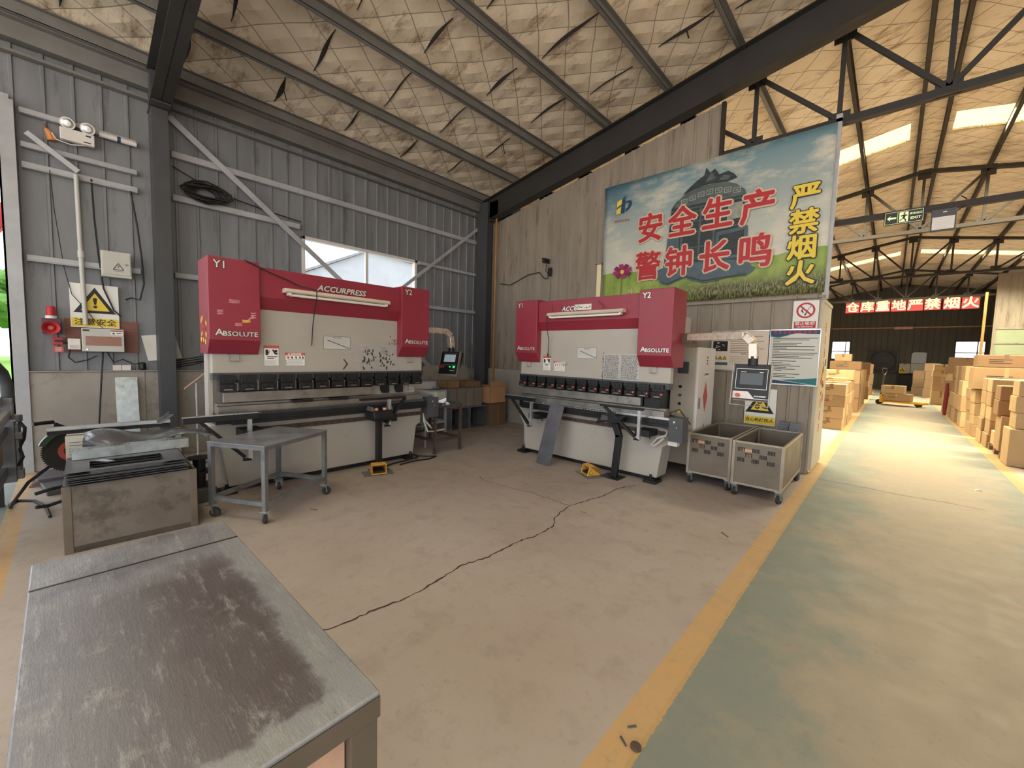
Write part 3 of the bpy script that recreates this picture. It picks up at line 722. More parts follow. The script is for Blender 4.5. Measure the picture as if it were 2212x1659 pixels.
        if nm == 'Y1' and not second:
            k = MB()
            for (px, pz, wd, hh, mi) in ((.205, 1.88, .09, .035, 0), (.09, 1.77, .05, .045, 0), (.36, 1.76, .045, .06, 0), (.30, 1.70, .07, .025, 1), (.235, 1.665, .06, .03, 0)):
                k.mi = mi
                for j in range(3): k.plate((px, -.0004, pz + (j - 1) * hh * .36), r, u, [(-wd / 2, -hh * .1), (-wd * .1, -hh * .16), (wd / 2, hh * .02), (wd * .45, hh * .14), (-wd * .1, hh * .06), (-wd * .48, hh * .12)], .0012)
            k.plate((.33, -.0004, 1.715), r, u, [(-.045, -.02), (-.03, -.02), (.02, .02), (.035, .045), (.02, .04), (-.01, .01)], .0011)
            P(k, 'torn_sticker', [M('pink sticker remains', (206, 140, 148), .5, 0, .1, 6), m_signyel], c)
            k = MB()
            for j in range(16):
                k.mi = j % 2; k.plate((-.0005, .2 + rnd.uniform(-.1, .12), 1.6 + rnd.uniform(-.14, .14)), Vector((0, -1, 0)), Z3, [(math.cos(a) * rnd.uniform(.01, .03), math.sin(a) * rnd.uniform(.01, .04)) for a in (0, 1, 2, 3, 4, 5)], .001 + j * .0002)
            P(k, 'torn_sticker', [m_signyel, m_signred], c)
    b = MB(); b.prism([(.035, 2.245), (.035, 1.955), (.105, 1.835), (.38, 1.835), (.38, 2.245)], 0, .42, 2.01)
    c = P(b, 'beam_cover', m_red, bevel=.004)
    L = MB()
    if second: L.mi = 2; L.rect((1.05, .035, 2.11), r, u, 0, -.02, .27, .055, .001)
    word = 'ACCURPRESS' if not second else 'ACCU'
    L.mi = 1; L.text(word, .085, (.98 if not second else .84, .0345, 2.115), r, u, .006, .001, 'LEFT', .25, 1.1); L.mi = 0; L.text(word, .085, (.98 if not second else .84, .033, 2.115), r, u, .002, .0012, 'LEFT', .25, 1.1)
    if second:
        L.mi = 1
        for j in range(9): L.rect((1.08 + j * .026, .0335, 2.115 + rnd.uniform(-.01, .02)), r, u, 0, 0, rnd.uniform(.01, .02), rnd.uniform(.006, .016), .001)
    P(L, 'lettering', [m_letter, m_signblack, m_plasticw], c)
    # plates on the ram (front plane y .11)
    o = (0, .11, 0)
    b = MB(); b.rect(o, r, u, .475, 1.265, .615, 1.475, .001); b.mi = 1; b.rect(o, r, u, .475, 1.445, .615, 1.475, .0016); b.mi = 2
    b.rect(o, r, u, .49, 1.375, .515, 1.43, .0016); b.plate(o, r, u, [(.515, 1.40), (.53, 1.43), (.522, 1.385)], .0016); b.plate(o, r, u, [(.55, 1.43), (.575, 1.385), (.6, 1.38), (.605, 1.40), (.585, 1.40), (.565, 1.435)], .0016); b.rect(o, r, u, .575, 1.405, .6, 1.43, .0016)
    for z, x1 in ((1.355, .6), (1.338, .57)): b.rect(o, r, u, .505, z, x1, z + .009, .0016)
    for k in range(5): b.rect(o, r, u, .482, 1.32 - k * .011, .6 - (k % 2) * .02, 1.322 - k * .011, .0016)
    for a_ in ((.475, 1.265, .615, 1.267), (.475, 1.265, .477, 1.475), (.613, 1.265, .615, 1.475)): b.rect(o, r, u, *a_, .0017)
    P(b, 'warning_label', [m_signwhite, m_fadered, m_signblack])
    b = MB(); b.rect(o, r, u, .675, 1.265, .875, 1.405, .001); b.mi = 1; b.rect(o, r, u, .675, 1.376, .875, 1.405, .0016); b.disc(o, r, u, .705, 1.353, .013, .0016, 14); b.mi = 2
    for k, x in enumerate((.74, .78, .82, .85)): b.plate(o, r, u, [(x, 1.34), (x + .012, 1.34), (x + .006, 1.368), (x - .006, 1.362)], .0016)
    for k in range(6): b.rect(o, r, u, .7 - (k == 5) * .015, 1.33 - k * .011, .865 - (k % 3) * .01, 1.332 - k * .011, .0016)
    for k in range(3): b.rect(o, r, u, .682, 1.318 - k * .017, .692, 1.326 - k * .017, .0016)
    for a_ in ((.675, 1.265, .875, 1.267), (.675, 1.265, .677, 1.405), (.873, 1.265, .875, 1.405)): b.rect(o, r, u, *a_, .0017)
    b.mi = 0; b.text('DANGER', .024, (.785, .1084, 1.39), r, u, .001, .0005, sx=1.1); b.plate(o, r, u, [(.70, 1.382), (.724, 1.382), (.712, 1.402)], .002)
    P(b, 'danger_label', [m_signwhite, m_fadered, m_signblack])
    b = MB(); b.plate(o, r, u, arc(1.085, 1.465, .012, 180, 270, 4) + arc(1.375, 1.465, .012, 270, 360, 4) + arc(1.375, 1.59, .012, 0, 90, 4) + arc(1.085, 1.59, .012, 90, 180, 4), .001); b.mi = 1
    b.plate(o, r, u, arc(1.085, 1.465, .008, 180, 270, 4) + arc(1.375, 1.465, .008, 270, 360, 4) + arc(1.375, 1.59, .008, 0, 90, 4) + arc(1.085, 1.59, .008, 90, 180, 4), .0014); b.mi = 2
    b.plate(o, r, u, [(1.12, 1.56), (1.118, 1.552), (1.37, 1.464), (1.375, 1.47)], .002)
    b.rect(o, r, u, 1.18, 1.582, 1.28, 1.588, .002)
    for k in range(5): b.rect(o, r, u, 1.1, 1.57 - k * .017, 1.37 - .02 * k, 1.5706 - k * .017, .0018)
    P(b, 'bend_chart', [m_dgrey, m_greybox, m_navy], smooth=False)
    # taped note sheets
    for q, (xa, xb) in enumerate(((1.5, 1.735), (1.742, 2.0))):
        b = MB(); b.rect(o, r, u, xa, 1.195, xb, 1.525, .0012); b.mi = 1
        if second:
            for k in range(24):
                xx = xa + .012
                while xx < xb - .03:
                    wd = rnd.uniform(.006, .03); b.rect(o, r, u, xx, 1.5 - k * .0125, min(xx + wd, xb - .01), 1.505 - k * .0125 + rnd.uniform(0, .002), .0018); xx += wd + rnd.uniform(.004, .01)
        else:
            for k in range(10):
                b.rect(o, r, u, xa + .02 + rnd.uniform(0, .05), 1.49 - k * .01, xa + .09 + rnd.uniform(0, .08), 1.492 - k * .01, .0016)
            for k in range(26):
                cx, cz = rnd.uniform(xa + .02, xb - .02), rnd.uniform(1.22, 1.46); b.plate(o, r, u, [(cx + math.cos(a) * rnd.uniform(.003, .02), cz + math.sin(a) * rnd.uniform(.003, .03)) for a in (0, 1, 2, 3, 4, 5)], .0014 + k * .00002)
        P(b, 'note_sheet', [m_zincnote, m_ink])
    b = MB()
    for k in range(90):
        cx, cz = (1.98 + rnd.gauss(0, .05), 1.56 + rnd.gauss(0, .03)) if not second else (1.49 + rnd.gauss(0, .008), rnd.uniform(1.2, 1.54))
        if k > 60: cx, cz = rnd.uniform(1.3, 1.5), rnd.uniform(1.24, 1.5)
        if cx > 2.3 or cz > 1.8: continue
        s = rnd.uniform(.2, 1) if k < 60 else .3
        b.plate(o, r, u, [(cx + math.cos(a) * rnd.uniform(.003, .014) * s, cz + math.sin(a) * rnd.uniform(.003, .01) * s) for a in (0, 1, 2, 3, 4, 5)], .0006 + k * .00001)
    if not second: b.plate(o, r, u, [(1.3, 1.34), (1.315, 1.34), (1.36, 1.285), (1.31, 1.22), (1.295, 1.225), (1.338, 1.285)], .0008)
    P(b, 'grime_mark', m_ink)
    if second:
        b = MB(); b.box(.84, .06, 1.375, .915, .11, 1.405); P(b, 'magnet_block', m_greybox, bevel=.003)
        # electrical cabinet hanging at the right side
        cx0, cx1, cy0, cy1, z0, z1 = 2.13, 2.453, .79, 1.42, .13, 1.63
        b = MB(); b.box(cx0, cy0, z0, cx1, cy1, z1); cab = P(b, 'electrical_cabinet', M('warm grey cabinet', (176, 166, 152), .45, 0, .05, 3), bevel=.008)
        d = MB(); d.box(cx1 - .005, cy0 + .01, z0 + .32, cx1 + .03, cy1 + .02, z1 + .005); P(d, 'door', m_plasticw, cab, bevel=.004)
        for k, (z, m_, rad) in enumerate(((1.13, m_black, .014), (1.02, m_dgrey, .014), (.91, m_black, .013), (.805, m_signyel, .018), (.70, M('orange knob', (226, 140, 50), .4, 0, .1, 8), .022))):
            k_ = MB(); k_.cyl((2.265, cy0, z), (2.265, cy0 - .02, z), rad, 14); k_.cyl((2.265, cy0, z), (2.265, cy0 - .006, z), rad + .006, 14); P(k_, 'button', m_, cab)
        k = MB(); k.box(2.22, cy0 - .004, 1.3, 2.36, cy0, 1.45)
        for j in range(7): k.box(2.225, cy0 - .009, 1.31 + j * .02, 2.355, cy0 - .003, 1.318 + j * .02)
        P(k, 'vent', m_dgrey, cab)
        so = Vector((cx1 + .031, 0, 0)); k = MB(); ym = 1.1
        k.plate(so, Y3, Z3, [(ym - .09, 1.0), (ym, .80), (ym + .09, 1.0), (ym, 1.2)], .0015); P(k, 'diamond_label', m_fadered, cab)
        k = MB(); k.mi = 1; k.plate(so, Y3, Z3, [(ym - .06, .52), (ym + .06, .52), (ym, .65)], .0012); k.mi = 0; k.plate(so, Y3, Z3, [(ym - .045, .53), (ym + .045, .53), (ym, .63)], .002); k.mi = 1; k.rect(so, Y3, Z3, ym - .006, .55, ym + .006, .6, .0025)
        P(k, 'hazard_label', [m_signyel, m_signblack], cab)
        k = MB(); k.rect(so, Y3, Z3, ym - .09, 1.25, ym + .1, 1.32, .0012); k.mi = 1; k.rect(so, Y3, Z3, ym - .07, 1.27, ym - .04, 1.31, .0018); k.rect(so, Y3, Z3, ym - .02, 1.285, ym + .08, 1.305, .0018)
        for z in (1.5, 1.46, 1.42): k.rect(so, Y3, Z3, ym - .005, z, ym + .03, z + .022, .0018)
        P(k, 'danger_label', [m_signwhite, m_ink], cab)
        k = MB(); k.box(cx1 + .03, cy0 + .05, .86, cx1 + .045, cy0 + .085, 1.0); P(k, 'latch', m_steel, cab)
        b = MB(); b.tube([(2.49, .0, .83), (2.43, .06, .87), (2.45, .3, .89), (2.42, cy0, .66)], .006, 6); P(b, 'cable', m_cable)
        b = MB(); b.box(2.44, .02, .50, 2.55, .1, .565); P(b, 'junction_box', m_plasticw, bevel=.005)
    # folding sheet support arms
    def arm(name, xa, xb, z, xpost, y, zb, xdiag, wide):
        b = MB(); h = .055 if wide else .018
        b.box(xa, y - .05, z - h, xb, y, z); b.bar((xdiag, y - .02, z - h), (xpost - .045, y - .02, zb + .03), .03, .045, (0, 1, 0)); b.box(xpost - .06, y - .03, zb - .01, xpost + .01, y, zb + .015)
        b.box(xpost - .06, y, .58, xpost + .12, .12, .655); b.cyl((xpost + .06, .05, .58), (xpost + .06, .05, .53), .008, 6)
        a = P(b, name, m_black, bevel=.004)
        c = MB(); c.box(xpost - .018, y - .03, zb, xpost + .018, y + .006, z - .01); P(c, 'post', m_alu, a)
        c = MB(); c.box(xa, y - .05, z, xb, y, z + .006); P(c, 'top_strip', m_alu if wide else m_black, a)
    if second:
        arm('support_arm', -.03, .54, .88, .475, -.12, .47, .1, True); arm('support_arm', 1.63, 2.2, .90, 2.15, -.12, .54, 1.68, False)
        b = MB(); b.tube([(2.36, .1, .66), (2.42, .06, .65), (2.4, .06, .6), (2.3, .06, .56), (2.25, .06, .5), (2.22, .06, .47), (2.26, .06, .46), (2.31, .06, .5), (2.38, .06, .57)], .014, 8); P(b, 'air_hose', m_greybox, smooth=True)
    else:
        arm('support_arm', -.23, .35, .82, .28, -.1, .37, -.1, True); arm('support_arm', 1.38, 1.98, .885, 1.76, -.12, .54, 1.98, False)
        b = MB(); b.tube([(2.42, .1, .56), (2.44, .08, .5), (2.5, .05, .42), (2.56, .1, .38)], .014, 8); b.tube([(2.42, .1, .6), (2.38, .02, .5), (2.44, .02, .36), (2.6, .1, .33), (2.78, .1, .34)], .012, 8); P(b, 'air_hose', m_greybox, smooth=True)
        for x, y in ((.72, .0), (1.12, .0)):
            b = MB(); b.box(x, .02, .875, x + .2, .14, .90); b.box(x + .09, .0, .9, x + .2, .1, .905); P(b, 'back_gauge', m_black)
    return t
m_zincnote = M('foil note sheet', (182, 180, 176), .4, .3, .1, 9, dirt=((100, 98, 96), .6, 7, .6))
press1 = press('press brake under the window, torn stickers on its left red cover', (-4.6, .86, 0), R(90), None, False)
press2 = press('press brake below the banner, an electrical cabinet at its right side', (-4.08, 4.45, 0), 0, (.95, .95, .978), True)

def pendant(parent, second):
    """control arm and tilted panel, part of its machine"""
    # local frame of the machine
    b = MB()
    if second:
        b.box(2.43, .3, 1.66, 2.56, .44, 1.78); hub = b.build('arm_bracket', m_rusty, parent)
        b = MB(); P_ = [(2.5, .34, 1.735), (3.16, .1, 1.735), (3.24, .08, 1.66), (3.25, .075, 1.5)]
    else:
        b.box(2.42, .3, 1.66, 2.5, .44, 1.8); hub = b.build('arm_bracket', m_rusty, parent)
        b = MB(); P_ = [(2.44, .36, 1.77), (2.98, .36, 1.77), (3.08, .36, 1.7), (3.1, .36, 1.52)]
    for i in range(3): b.bar(P_[i], P_[i + 1], .085, .085, (0, 1, .01))
    b.build('control_arm', m_tape, parent, bevel=.01, smooth=True)
    px, py, pz = P_[3]
    b = MB(); b.cyl((px, py, pz + .03), (px, py, pz - .06), .045, 14); b.build('swivel', m_black, parent)
    e = thing('control_panel', 'tilted operator panel', None, (px, py, pz - .05), (R(-16 if not second else -7), 0, R(-72 if not second else -2))); del e['label']; e.parent = parent
    W, H, D = .165, .36, .1
    b = MB(); b.prism([(-.0, 0), (-.0, -H), (.03, -H - .01), (D, -.12), (D, 0)], 0, -W, W)
    b.build('casing', m_black if not second else m_plasticw, e, bevel=.006)
    fr = MB(); o = (0, 0, 0); r, u = X3, Z3
    if second:
        fr.rect(o, r, u, -W, -H + .085, W, 0, .003); fr.plate(o, r, u, [(-.02, -H + .085), (.04, -H + .02), (W, -H + .02), (W, -H + .085)], .003); fr.build('bezel', m_black, e)
        s = MB(); s.rect(o, r, u, -.105, -.205, .105, -.09, .005); s.build('screen', m_screen, e)
        s = MB(); 
        for a_ in ((-.145, -.25, .145, -.246), (-.145, -.05, .145, -.046), (-.145, -.25, -.141, -.046), (.141, -.25, .145, -.046)): s.rect(o, r, u, *a_, .004)
        s.rect(o, r, u, -.1, -.082, -.05, -.077, .004); s.rect(o, r, u, .07, -.082, .105, -.077, .004)
        s.text('ACCURPRESS', .018, (.09, -.004, -.318), r, u, .0006, .0005, 'CENTER', .3); s.build('lettering', m_letter, e)
        k = MB(); k.cyl((-.11, 0, -.318), (-.11, -.035, -.318), .02, 16); k.build('stop_button', M('orange red button', (200, 84, 58), .4, 0, .06, 8), e)
        k = MB(); k.tube([(-W - .01, .02, .005), (-W - .01, -.012, .005), (-W - .01, -.012, -H - .055), (W + .01, -.012, -H - .055), (W + .01, -.012, .005), (W + .01, .02, .005)], .007, 6); k.build('guard_rail', m_stain2, e)
        k = MB(); k.rect(o, r, u, -W, -H + .0, W, -H + .012, .004); k.build('seam', m_black, e)
    else:
        fr.rect(o, r, u, -W + .01, -H + .02, W - .01, -.01, .003); fr.build('bezel', m_blackpl, e)
        s = MB(); s.rect(o, r, u, -.1, -.165, .1, -.05, .005); s.build('screen', m_screenlit, e)
        s = MB()
        for k in range(6): s.rect(o, r, u, .0 - (k % 2) * .03, -.08 - k * .014, .09, -.076 - k * .014, .006)
        for a_ in ((-.13, -.215, .13, -.213), (-.13, -.03, .13, -.028)): s.rect(o, r, u, *a_, .004)
        s.rect(o, r, u, .03, -.305, .11, -.297, .004); s.build('lettering', m_letter, e)
        for x, rad, m_, nm in ((-.13, .024, M('dull red stop', (150, 60, 48), .4, 0, .1, 8), 'stop_button'), (-.085, .011, m_fadered, 'button'), (.03, .01, m_ledgreen, 'button'), (.1, .018, m_ledgreen, 'start_button')):
            k = MB(); k.cyl((x, 0, -.245), (x, -.018, -.245), rad, 16); k.build(nm, m_, e)
        k = MB(); k.box(-W - .01, -.012, -H - .03, W + .01, .02, -H + .0); k.box(W - .005, -.01, -H - .03, W + .012, .03, .005); k.box(-W - .012, -.01, -H - .03, -W + .005, .03, .005); k.build('frame', m_stain2, e)
pendant(press1, False); pendant(press2, True)

def lamp(label, loc, rz, s, cordx, second):
    t = thing('fluorescent_lamp', label, 'lamp', loc, (0, 0, rz), 'tube lamps on the red beams', s)
    L = 1.18
    b = MB(); b.prism([(.03, .075), (-.05, .075), (-.075, .045), (-.06, .03), (.03, .03)], 0, 0, L); b.build('housing', m_lamp, t, bevel=.003)
    b = MB(); b.box(.03, -.055, .005, .06, .0, .04); b.box(L - .06, -.055, .005, L - .03, .0, .04); b.build('lamp_holder', m_plasticw, t)
    b = MB(); b.cyl((.05, -.03, .012), (L - .05, -.03, .012), .015, 12); b.build('tube', m_tubeglass, t, smooth=True)
    b = MB()
    if second: b.tube([(0, -.02, .05), (-.03, -.02, .02), (-.03, -.02, -.12), (-.035, .05, -.3), (-.05, .06, -.5)], .005, 6); b.box(-.058, .05, -.53, -.042, .065, -.49)
    else: b.tube([(.3, -.08, .08), (.3, -.08, -.01), (.31, .0, -.1), (.31, .05, -.26), (.315, .08, -.34), (.305, .075, -.47), (.3, .07, -.5)], .005, 6)
    b.build('pull_cord', m_cable, t)
    if second:
        b = MB()
        for x in (.06, .22, .87, .9): b.tube([(x, .0, .075), (x - .02, .02, .13), (x - .04 if x < .5 else x - .12, .035, .2)], .002, 4)
        b.build('wire', m_cable, t)
    return t
lamp('cream tube lamp on the beam under the window', (-4.6, .86 + .63, 1.985), R(90), None, .3, False)
lamp('cream tube lamp on the beam below the banner', (-4.08 + .95 * .65, 4.45, 1.95), 0, (.95, .95, .97), .0, True)
b = MB(); b.tube([(-4.62, 1.16, 2.285), (-4.585, 1.17, 2.27), (-4.585, 1.35, 2.2), (-4.6, 1.55, 2.14), (-4.6, 1.64, 2.105), (-4.56, 1.72, 2.09), (-4.53, 1.8, 2.068)], .006, 6)
tag(b.build('lamp_cable', m_cable), 'black cable from the left red cover down to the tube lamp', 'cable')

m_pedal = M('dull yellow casting', (206, 152, 66), .5, 0, .1, 8)
def pedal(label, x, y, rz, grp='foot pedals'):
    t = thing('foot_pedal', label, 'pedal', (x, y, 0), (0, 0, rz), grp)
    b = MB(); b.box(-.17, -.1, 0, .17, .14, .006); b.build('floor_plate', m_tablesteel, t)
    b = MB(); 
    for s in (-1, 1): b.prism([(-.07, .006), (.11, .006), (.11, .09), (.03, .13), (-.04, .12), (-.06, .05)], 0, s * .085, s * .075)
    b.prism([(.11, .02), (.11, .09), (.03, .13), (-.04, .12), (-.04, .11), (.02, .12), (.1, .085), (.1, .02)], 0, -.085, .085); b.box(-.085, -.06, .006, .085, .11, .018)
    b.build('hood', m_pedal, t, bevel=.006)
    b = MB(); b.hexa([(-.06, -.05, .03), (.06, -.05, .03), (.06, .07, .05), (-.06, .07, .05)], [(-.06, -.05, .045), (.06, -.05, .045), (.06, .07, .065), (-.06, .07, .065)]); b.build('treadle', m_blackpl, t)
    return t
pedal('yellow foot pedal in front of the press brake along the left wall', -4.36, 2.42, R(72))
p2 = pedal('yellow foot pedal with a warning triangle by the bent post', -2.64, 4.28, R(-28))
b = MB(); b.mi = 1; b.plate((.086, -.02, .05), Y3, Z3, [(-.03, -.02), (.03, -.02), (0, .035)], .001); b.mi = 0; b.plate((.086, -.02, .05), Y3, Z3, [(-.022, -.015), (.022, -.015), (0, .025)], .0016); b.mi = 1; b.rect((.086, -.02, .05), Y3, Z3, -.003, -.008, .003, .012, .002)
b.build('hazard_label', [m_signyel, m_signblack], p2)

def pedestals():
    t = thing('control_post', 'straight black post carrying a two button box', 'post', (-4.5, 2.5, 0), (0, 0, R(90)))
    b = MB(); b.box(-.1, -.08, 0, .1, .08, .01); b.build('foot', m_black, t)
    b = MB(); b.box(-.033, -.03, .01, .033, .03, .62); b.build('upright', m_black, t, bevel=.006)
    b = MB(); b.prism([(-.1, .62), (.1, .62), (.12, .68), (.1, .74), (-.1, .74), (-.12, .66)], 0, -.12, .13); b.build('button_box', m_black, t, bevel=.01)
    for x in (-.05, .06):
        b = MB(); b.cyl((x, -.03, .74), (x, -.03, .765), .024, 14); b.build('button', M('peach button', (226, 160, 130), .4, 0, .06, 6), t)
    for s in (-1, 1):
        b = MB(); b.prism([(-.1, .74), (.06, .74), (.03, .79), (-.08, .79)], 0, s * .125 - .006, s * .125 + .006); b.build('hand_guard', m_steel, t)
    t = thing('control_post', 'bent black post with a hooded hand rest', 'post', (-2.37, 4.42, 0))
    b = MB(); b.prism([(-.14, -.1), (.1, -.1), (.1, .1), (-.14, .1)], 2, 0, .01); b.build('foot', m_black, t)
    b = MB(); b.bar((0, 0, .01), (.045, 0, .53), .075, .06, (0, 1, 0)); b.bar((.045, 0, .5), (-.02, 0, .68), .075, .06, (0, 1, 0)); b.build('upright', m_black, t, bevel=.006)
    b = MB()
    b.prism([(-.24, .64), (-.2, .64), (-.12, .68), (0, .66), (.1, .69), (.13, .76), (.02, .75), (-.1, .76), (-.15, .77)], 1, -.1, .08)
    b.build('hood', m_black, t, bevel=.012)
    b = MB(); b.prism([(-.16, .69), (-.06, .7), (-.06, .75), (-.14, .755)], 1, -.11, .0); b.build('hand_rest', m_dgrey, t)
pedestals()
# ================================================================= FURNITURE ON THE WORKSHOP FLOOR
def caster(name, parent, x, y, h, m=m_rubber, rz=0):
    b = MB(); c, s = math.cos(rz), math.sin(rz); r = h * .36
    b.box(x - .03, y - .03, h - .008, x + .03, y + .03, h)
    b.bar((x + c * .012 - s * .018, y + s * .012 + c * .018, r * .9), (x - s * .018, y + c * .018, h - .006), .03, .004); b.bar((x + c * .012 + s * .018, y + s * .012 - c * .018, r * .9), (x + s * .018, y - c * .018, h - .006), .03, .004)
    f = b.build(name, m_zinc, parent)
    b = MB(); b.cyl((x + c * .02 - s * .012, y + s * .02 + c * .012, r), (x + c * .02 + s * .012, y + s * .02 - c * .012, r), r, 16); b.build('wheel', m, f)

def rect_frame_table(label, loc, rz, L, W, H, sec, mats, z_low, wheels, top='plate', grp=None, name='work_table'):
    t = thing(name, label, 'table', loc, (0, 0, rz), grp)
    mf, mt = mats; zb = .11 if wheels else 0
    for i, (x, y) in enumerate(((0, 0), (L, 0), (L, W), (0, W))):
        sx = sec / 2 if x == 0 else -sec / 2; sy = sec / 2 if y == 0 else -sec / 2
        b = MB(); b.box(x + sx - sec / 2, y + sy - sec / 2, zb, x + sx + sec / 2, y + sy + sec / 2, H - .005); b.build('leg', mf, t)
        if wheels: caster('caster', t, x + sx, y + sy, zb, m_rubber, rnd.uniform(0, 3))
    e = .001
    b = MB(); b.box(sec, e, z_low, L - sec, sec - e, z_low + sec); b.box(sec, W - sec + e, z_low, L - sec, W - e, z_low + sec); b.box(e, sec, z_low, sec - e, W - sec, z_low + sec); b.box(L - sec + e, sec, z_low, L - e, W - sec, z_low + sec); b.build('lower_rail', mf, t)
    b = MB()
    for a_ in ((sec, e, L - sec, sec - e), (sec, W - sec + e, L - sec, W - e), (e, sec, sec - e, W - sec), (L - sec + e, sec, L - e, W - sec)): b.box(a_[0], a_[1], H - sec, a_[2], a_[3], H - .006)
    b.build('upper_rail', mf, t)
    b = MB(); b.box(-.004, -.004, H - .005, L + .004, W + .004, H + .004); b.build('tabletop', mt, t, bevel=.002)
    return t
# large foreground table: root at its centre
t = thing('work_table', 'big scratched steel table nearest to the viewer', 'table', (-1.43, .16, 0), (0, 0, R(.8)))
b = MB(); b.box(-.64, -.27, .688, .655, .27, .7); b.build('tabletop', m_tabletop, t, bevel=.004)
b = MB()
for k in range(2): b.box(-.64, -.27, .64, .655, -.262, .688) if k else b.box(-.64, .262, .64, .655, .27, .688)
b.box(.645, -.262, .64, .655, .262, .688); b.box(-.64, -.262, .64, -.632, .262, .688); b.build('apron', m_stain, t)
b = MB(); b.box(-.425, -.268, .7, -.417, .268, .7012); b.build('seam', m_black, t)
for x in (-.6, .615):
    for y in (-.235, .235):
        b = MB(); b.box(x - .035, y - .032, .1, x + .035, y + .032, .64); b.build('leg', m_stain, t, bevel=.004); caster('caster', t, x, y, .1)
b = MB(); b.box(.622, -.2, .12, .63, .2, .64); b.build('end_panel', M('peach stained sheet', (196, 158, 134), .6, 0, .15, 5, dirt=((70, 56, 50), .7, 6, .6)), t)
b = MB(); b.box(-.6, -.2, .14, .6, .2, .16); b.build('lower_shelf', m_stain, t)
# trolley table in front of the first machine
rect_frame_table('grey steel trolley table on casters before the left press brake', (-4.16, .745, 0), R(30.3), .57, .765, .65, .035, (m_tablesteel, M('trolley top steel', (140, 142, 150), .36, .4, .16, 7, dirt=((92, 90, 94), .6, 5, .55))), .15, True, name='trolley_table')
# dark side table at the right end of the first machine
rect_frame_table('dark brown angle iron table between the two press brakes', (-5.47, 3.46, 0), R(0), .79, .5, .69, .035, (m_rusty, m_sheet), .17, False)
def side_table_load():
    x, y, z = -5.47, 3.46, .695
    b = MB(); b.box(x - .28, y + .08, z, x + .35, y + .5, z + .03); 
    t = thing('steel_box', 'white steel box with a round glass eye on the dark angle iron table', 'box', (-5.15, 3.62, z), (0, 0, R(20)))
    b = MB(); b.box(-.28, -.1, 0, .28, .14, .17); b.build('body', m_greybox, t, bevel=.006)
    b = MB(); b.cyl((.2, -.1, .09), (.2, -.13, .09), .045, 18); b.cyl((.2, -.13, .09), (.2, -.14, .09), .03, 18); b.build('eye', m_alu, t)
    for k, (px, py, rz, w_, d_) in enumerate(((-4.82, 3.58, .5, .16, .09), (-4.8, 3.75, -.4, .2, .05), (-4.78, 3.86, .1, .24, .06), (-4.86, 3.68, 1.1, .18, .05))):
        b = MB(); q = .02 + .015 * k; b.hexa([(-w_ / 2, -d_ / 2, 0), (w_ / 2, -d_ / 2, 0), (w_ / 2, d_ / 2, 0), (-w_ / 2, d_ / 2, 0)], [(-w_ / 2, -d_ / 2, .012), (w_ / 2, -d_ / 2, .012 + q), (w_ / 2, d_ / 2, .02), (-w_ / 2, d_ / 2, .012)])
        tag(b.build('steel_offcut', m_alu if k % 2 else m_sheet, loc=(px, py, z + .012 * (k == 3)), rot=(0, 0, rz)), ['wedge shaped dark offcut at the near corner of the angle iron table', 'bright bent offcut on the angle iron table', 'long dark offcut at the right edge of the angle iron table', 'bright offcut tilted over the wedge on the angle iron table'][k], 'offcut', 'offcuts on the angle iron table')
side_table_load()
# second, paler table behind it with boxes and bent parts
rect_frame_table('pale steel work bench behind the dark angle iron table', (-6.55, 4.05, 0), 0, .75, .5, .8, .035, (m_girt, m_sheet), .2, False, name='work_bench')
def bench_load():
    z = .805
    t = thing('metal_channel', 'shiny bent metal channel lying on the pale work bench', 'metal part', (-6.0, 4.36, z), (0, 0, R(75)))
    b = MB(); b.prism([(0, 0), (.13, .0), (.15, .11), (.12, .115), (.11, .02), (0, .02)], 0, -.14, .14); b.build('sheet', m_alu, t)
    b = MB(); b.hexa([(-.15, -.1, 0), (.15, -.1, 0), (.15, .1, 0), (-.15, .1, 0)], [(-.15, -.1, .03), (.15, -.1, .03), (.15, .1, .09), (-.15, .1, .09)]); tag(b.build('folded_sheet', m_plasticw, loc=(-6.05, 3.98 + .2, z), rot=(0, 0, R(80))), 'white folded sheet left of the shiny channel on the bench', 'metal part')
    for k in range(5):
        b = MB(); b.box(-.2, -.12, 0, .2, .12, .014); tag(b.build('metal_strip', [m_alu, m_sheet][k % 2], loc=(-6.2, 3.78 + .1 * (k % 2), z + .015 * k), rot=(0, 0, R(70 + 9 * k))), 'metal strip in the pile at the near end of the pale work bench', 'metal part', 'strips piled on the pale bench')
    t = thing('stool', 'low grey tubular stool frame under the dark table', 'stool', (-5.5, 3.3, 0))
    b = MB()
    for x in (0, .4):
        for y in (0, .3): b.cyl((x, y, 0), (x, y, .34), .014, 8)
    b.build('leg', m_girt, t)
    b = MB(); b.tube([(0, 0, .34), (.4, 0, .34), (.4, .3, .34), (0, .3, .34)], .014, 8, True); b.tube([(0, .1, .34), (.4, .1, .34)], .01, 6); b.tube([(0, .2, .34), (.4, .2, .34)], .01, 6); b.build('seat_frame', m_girt, t)
bench_load()

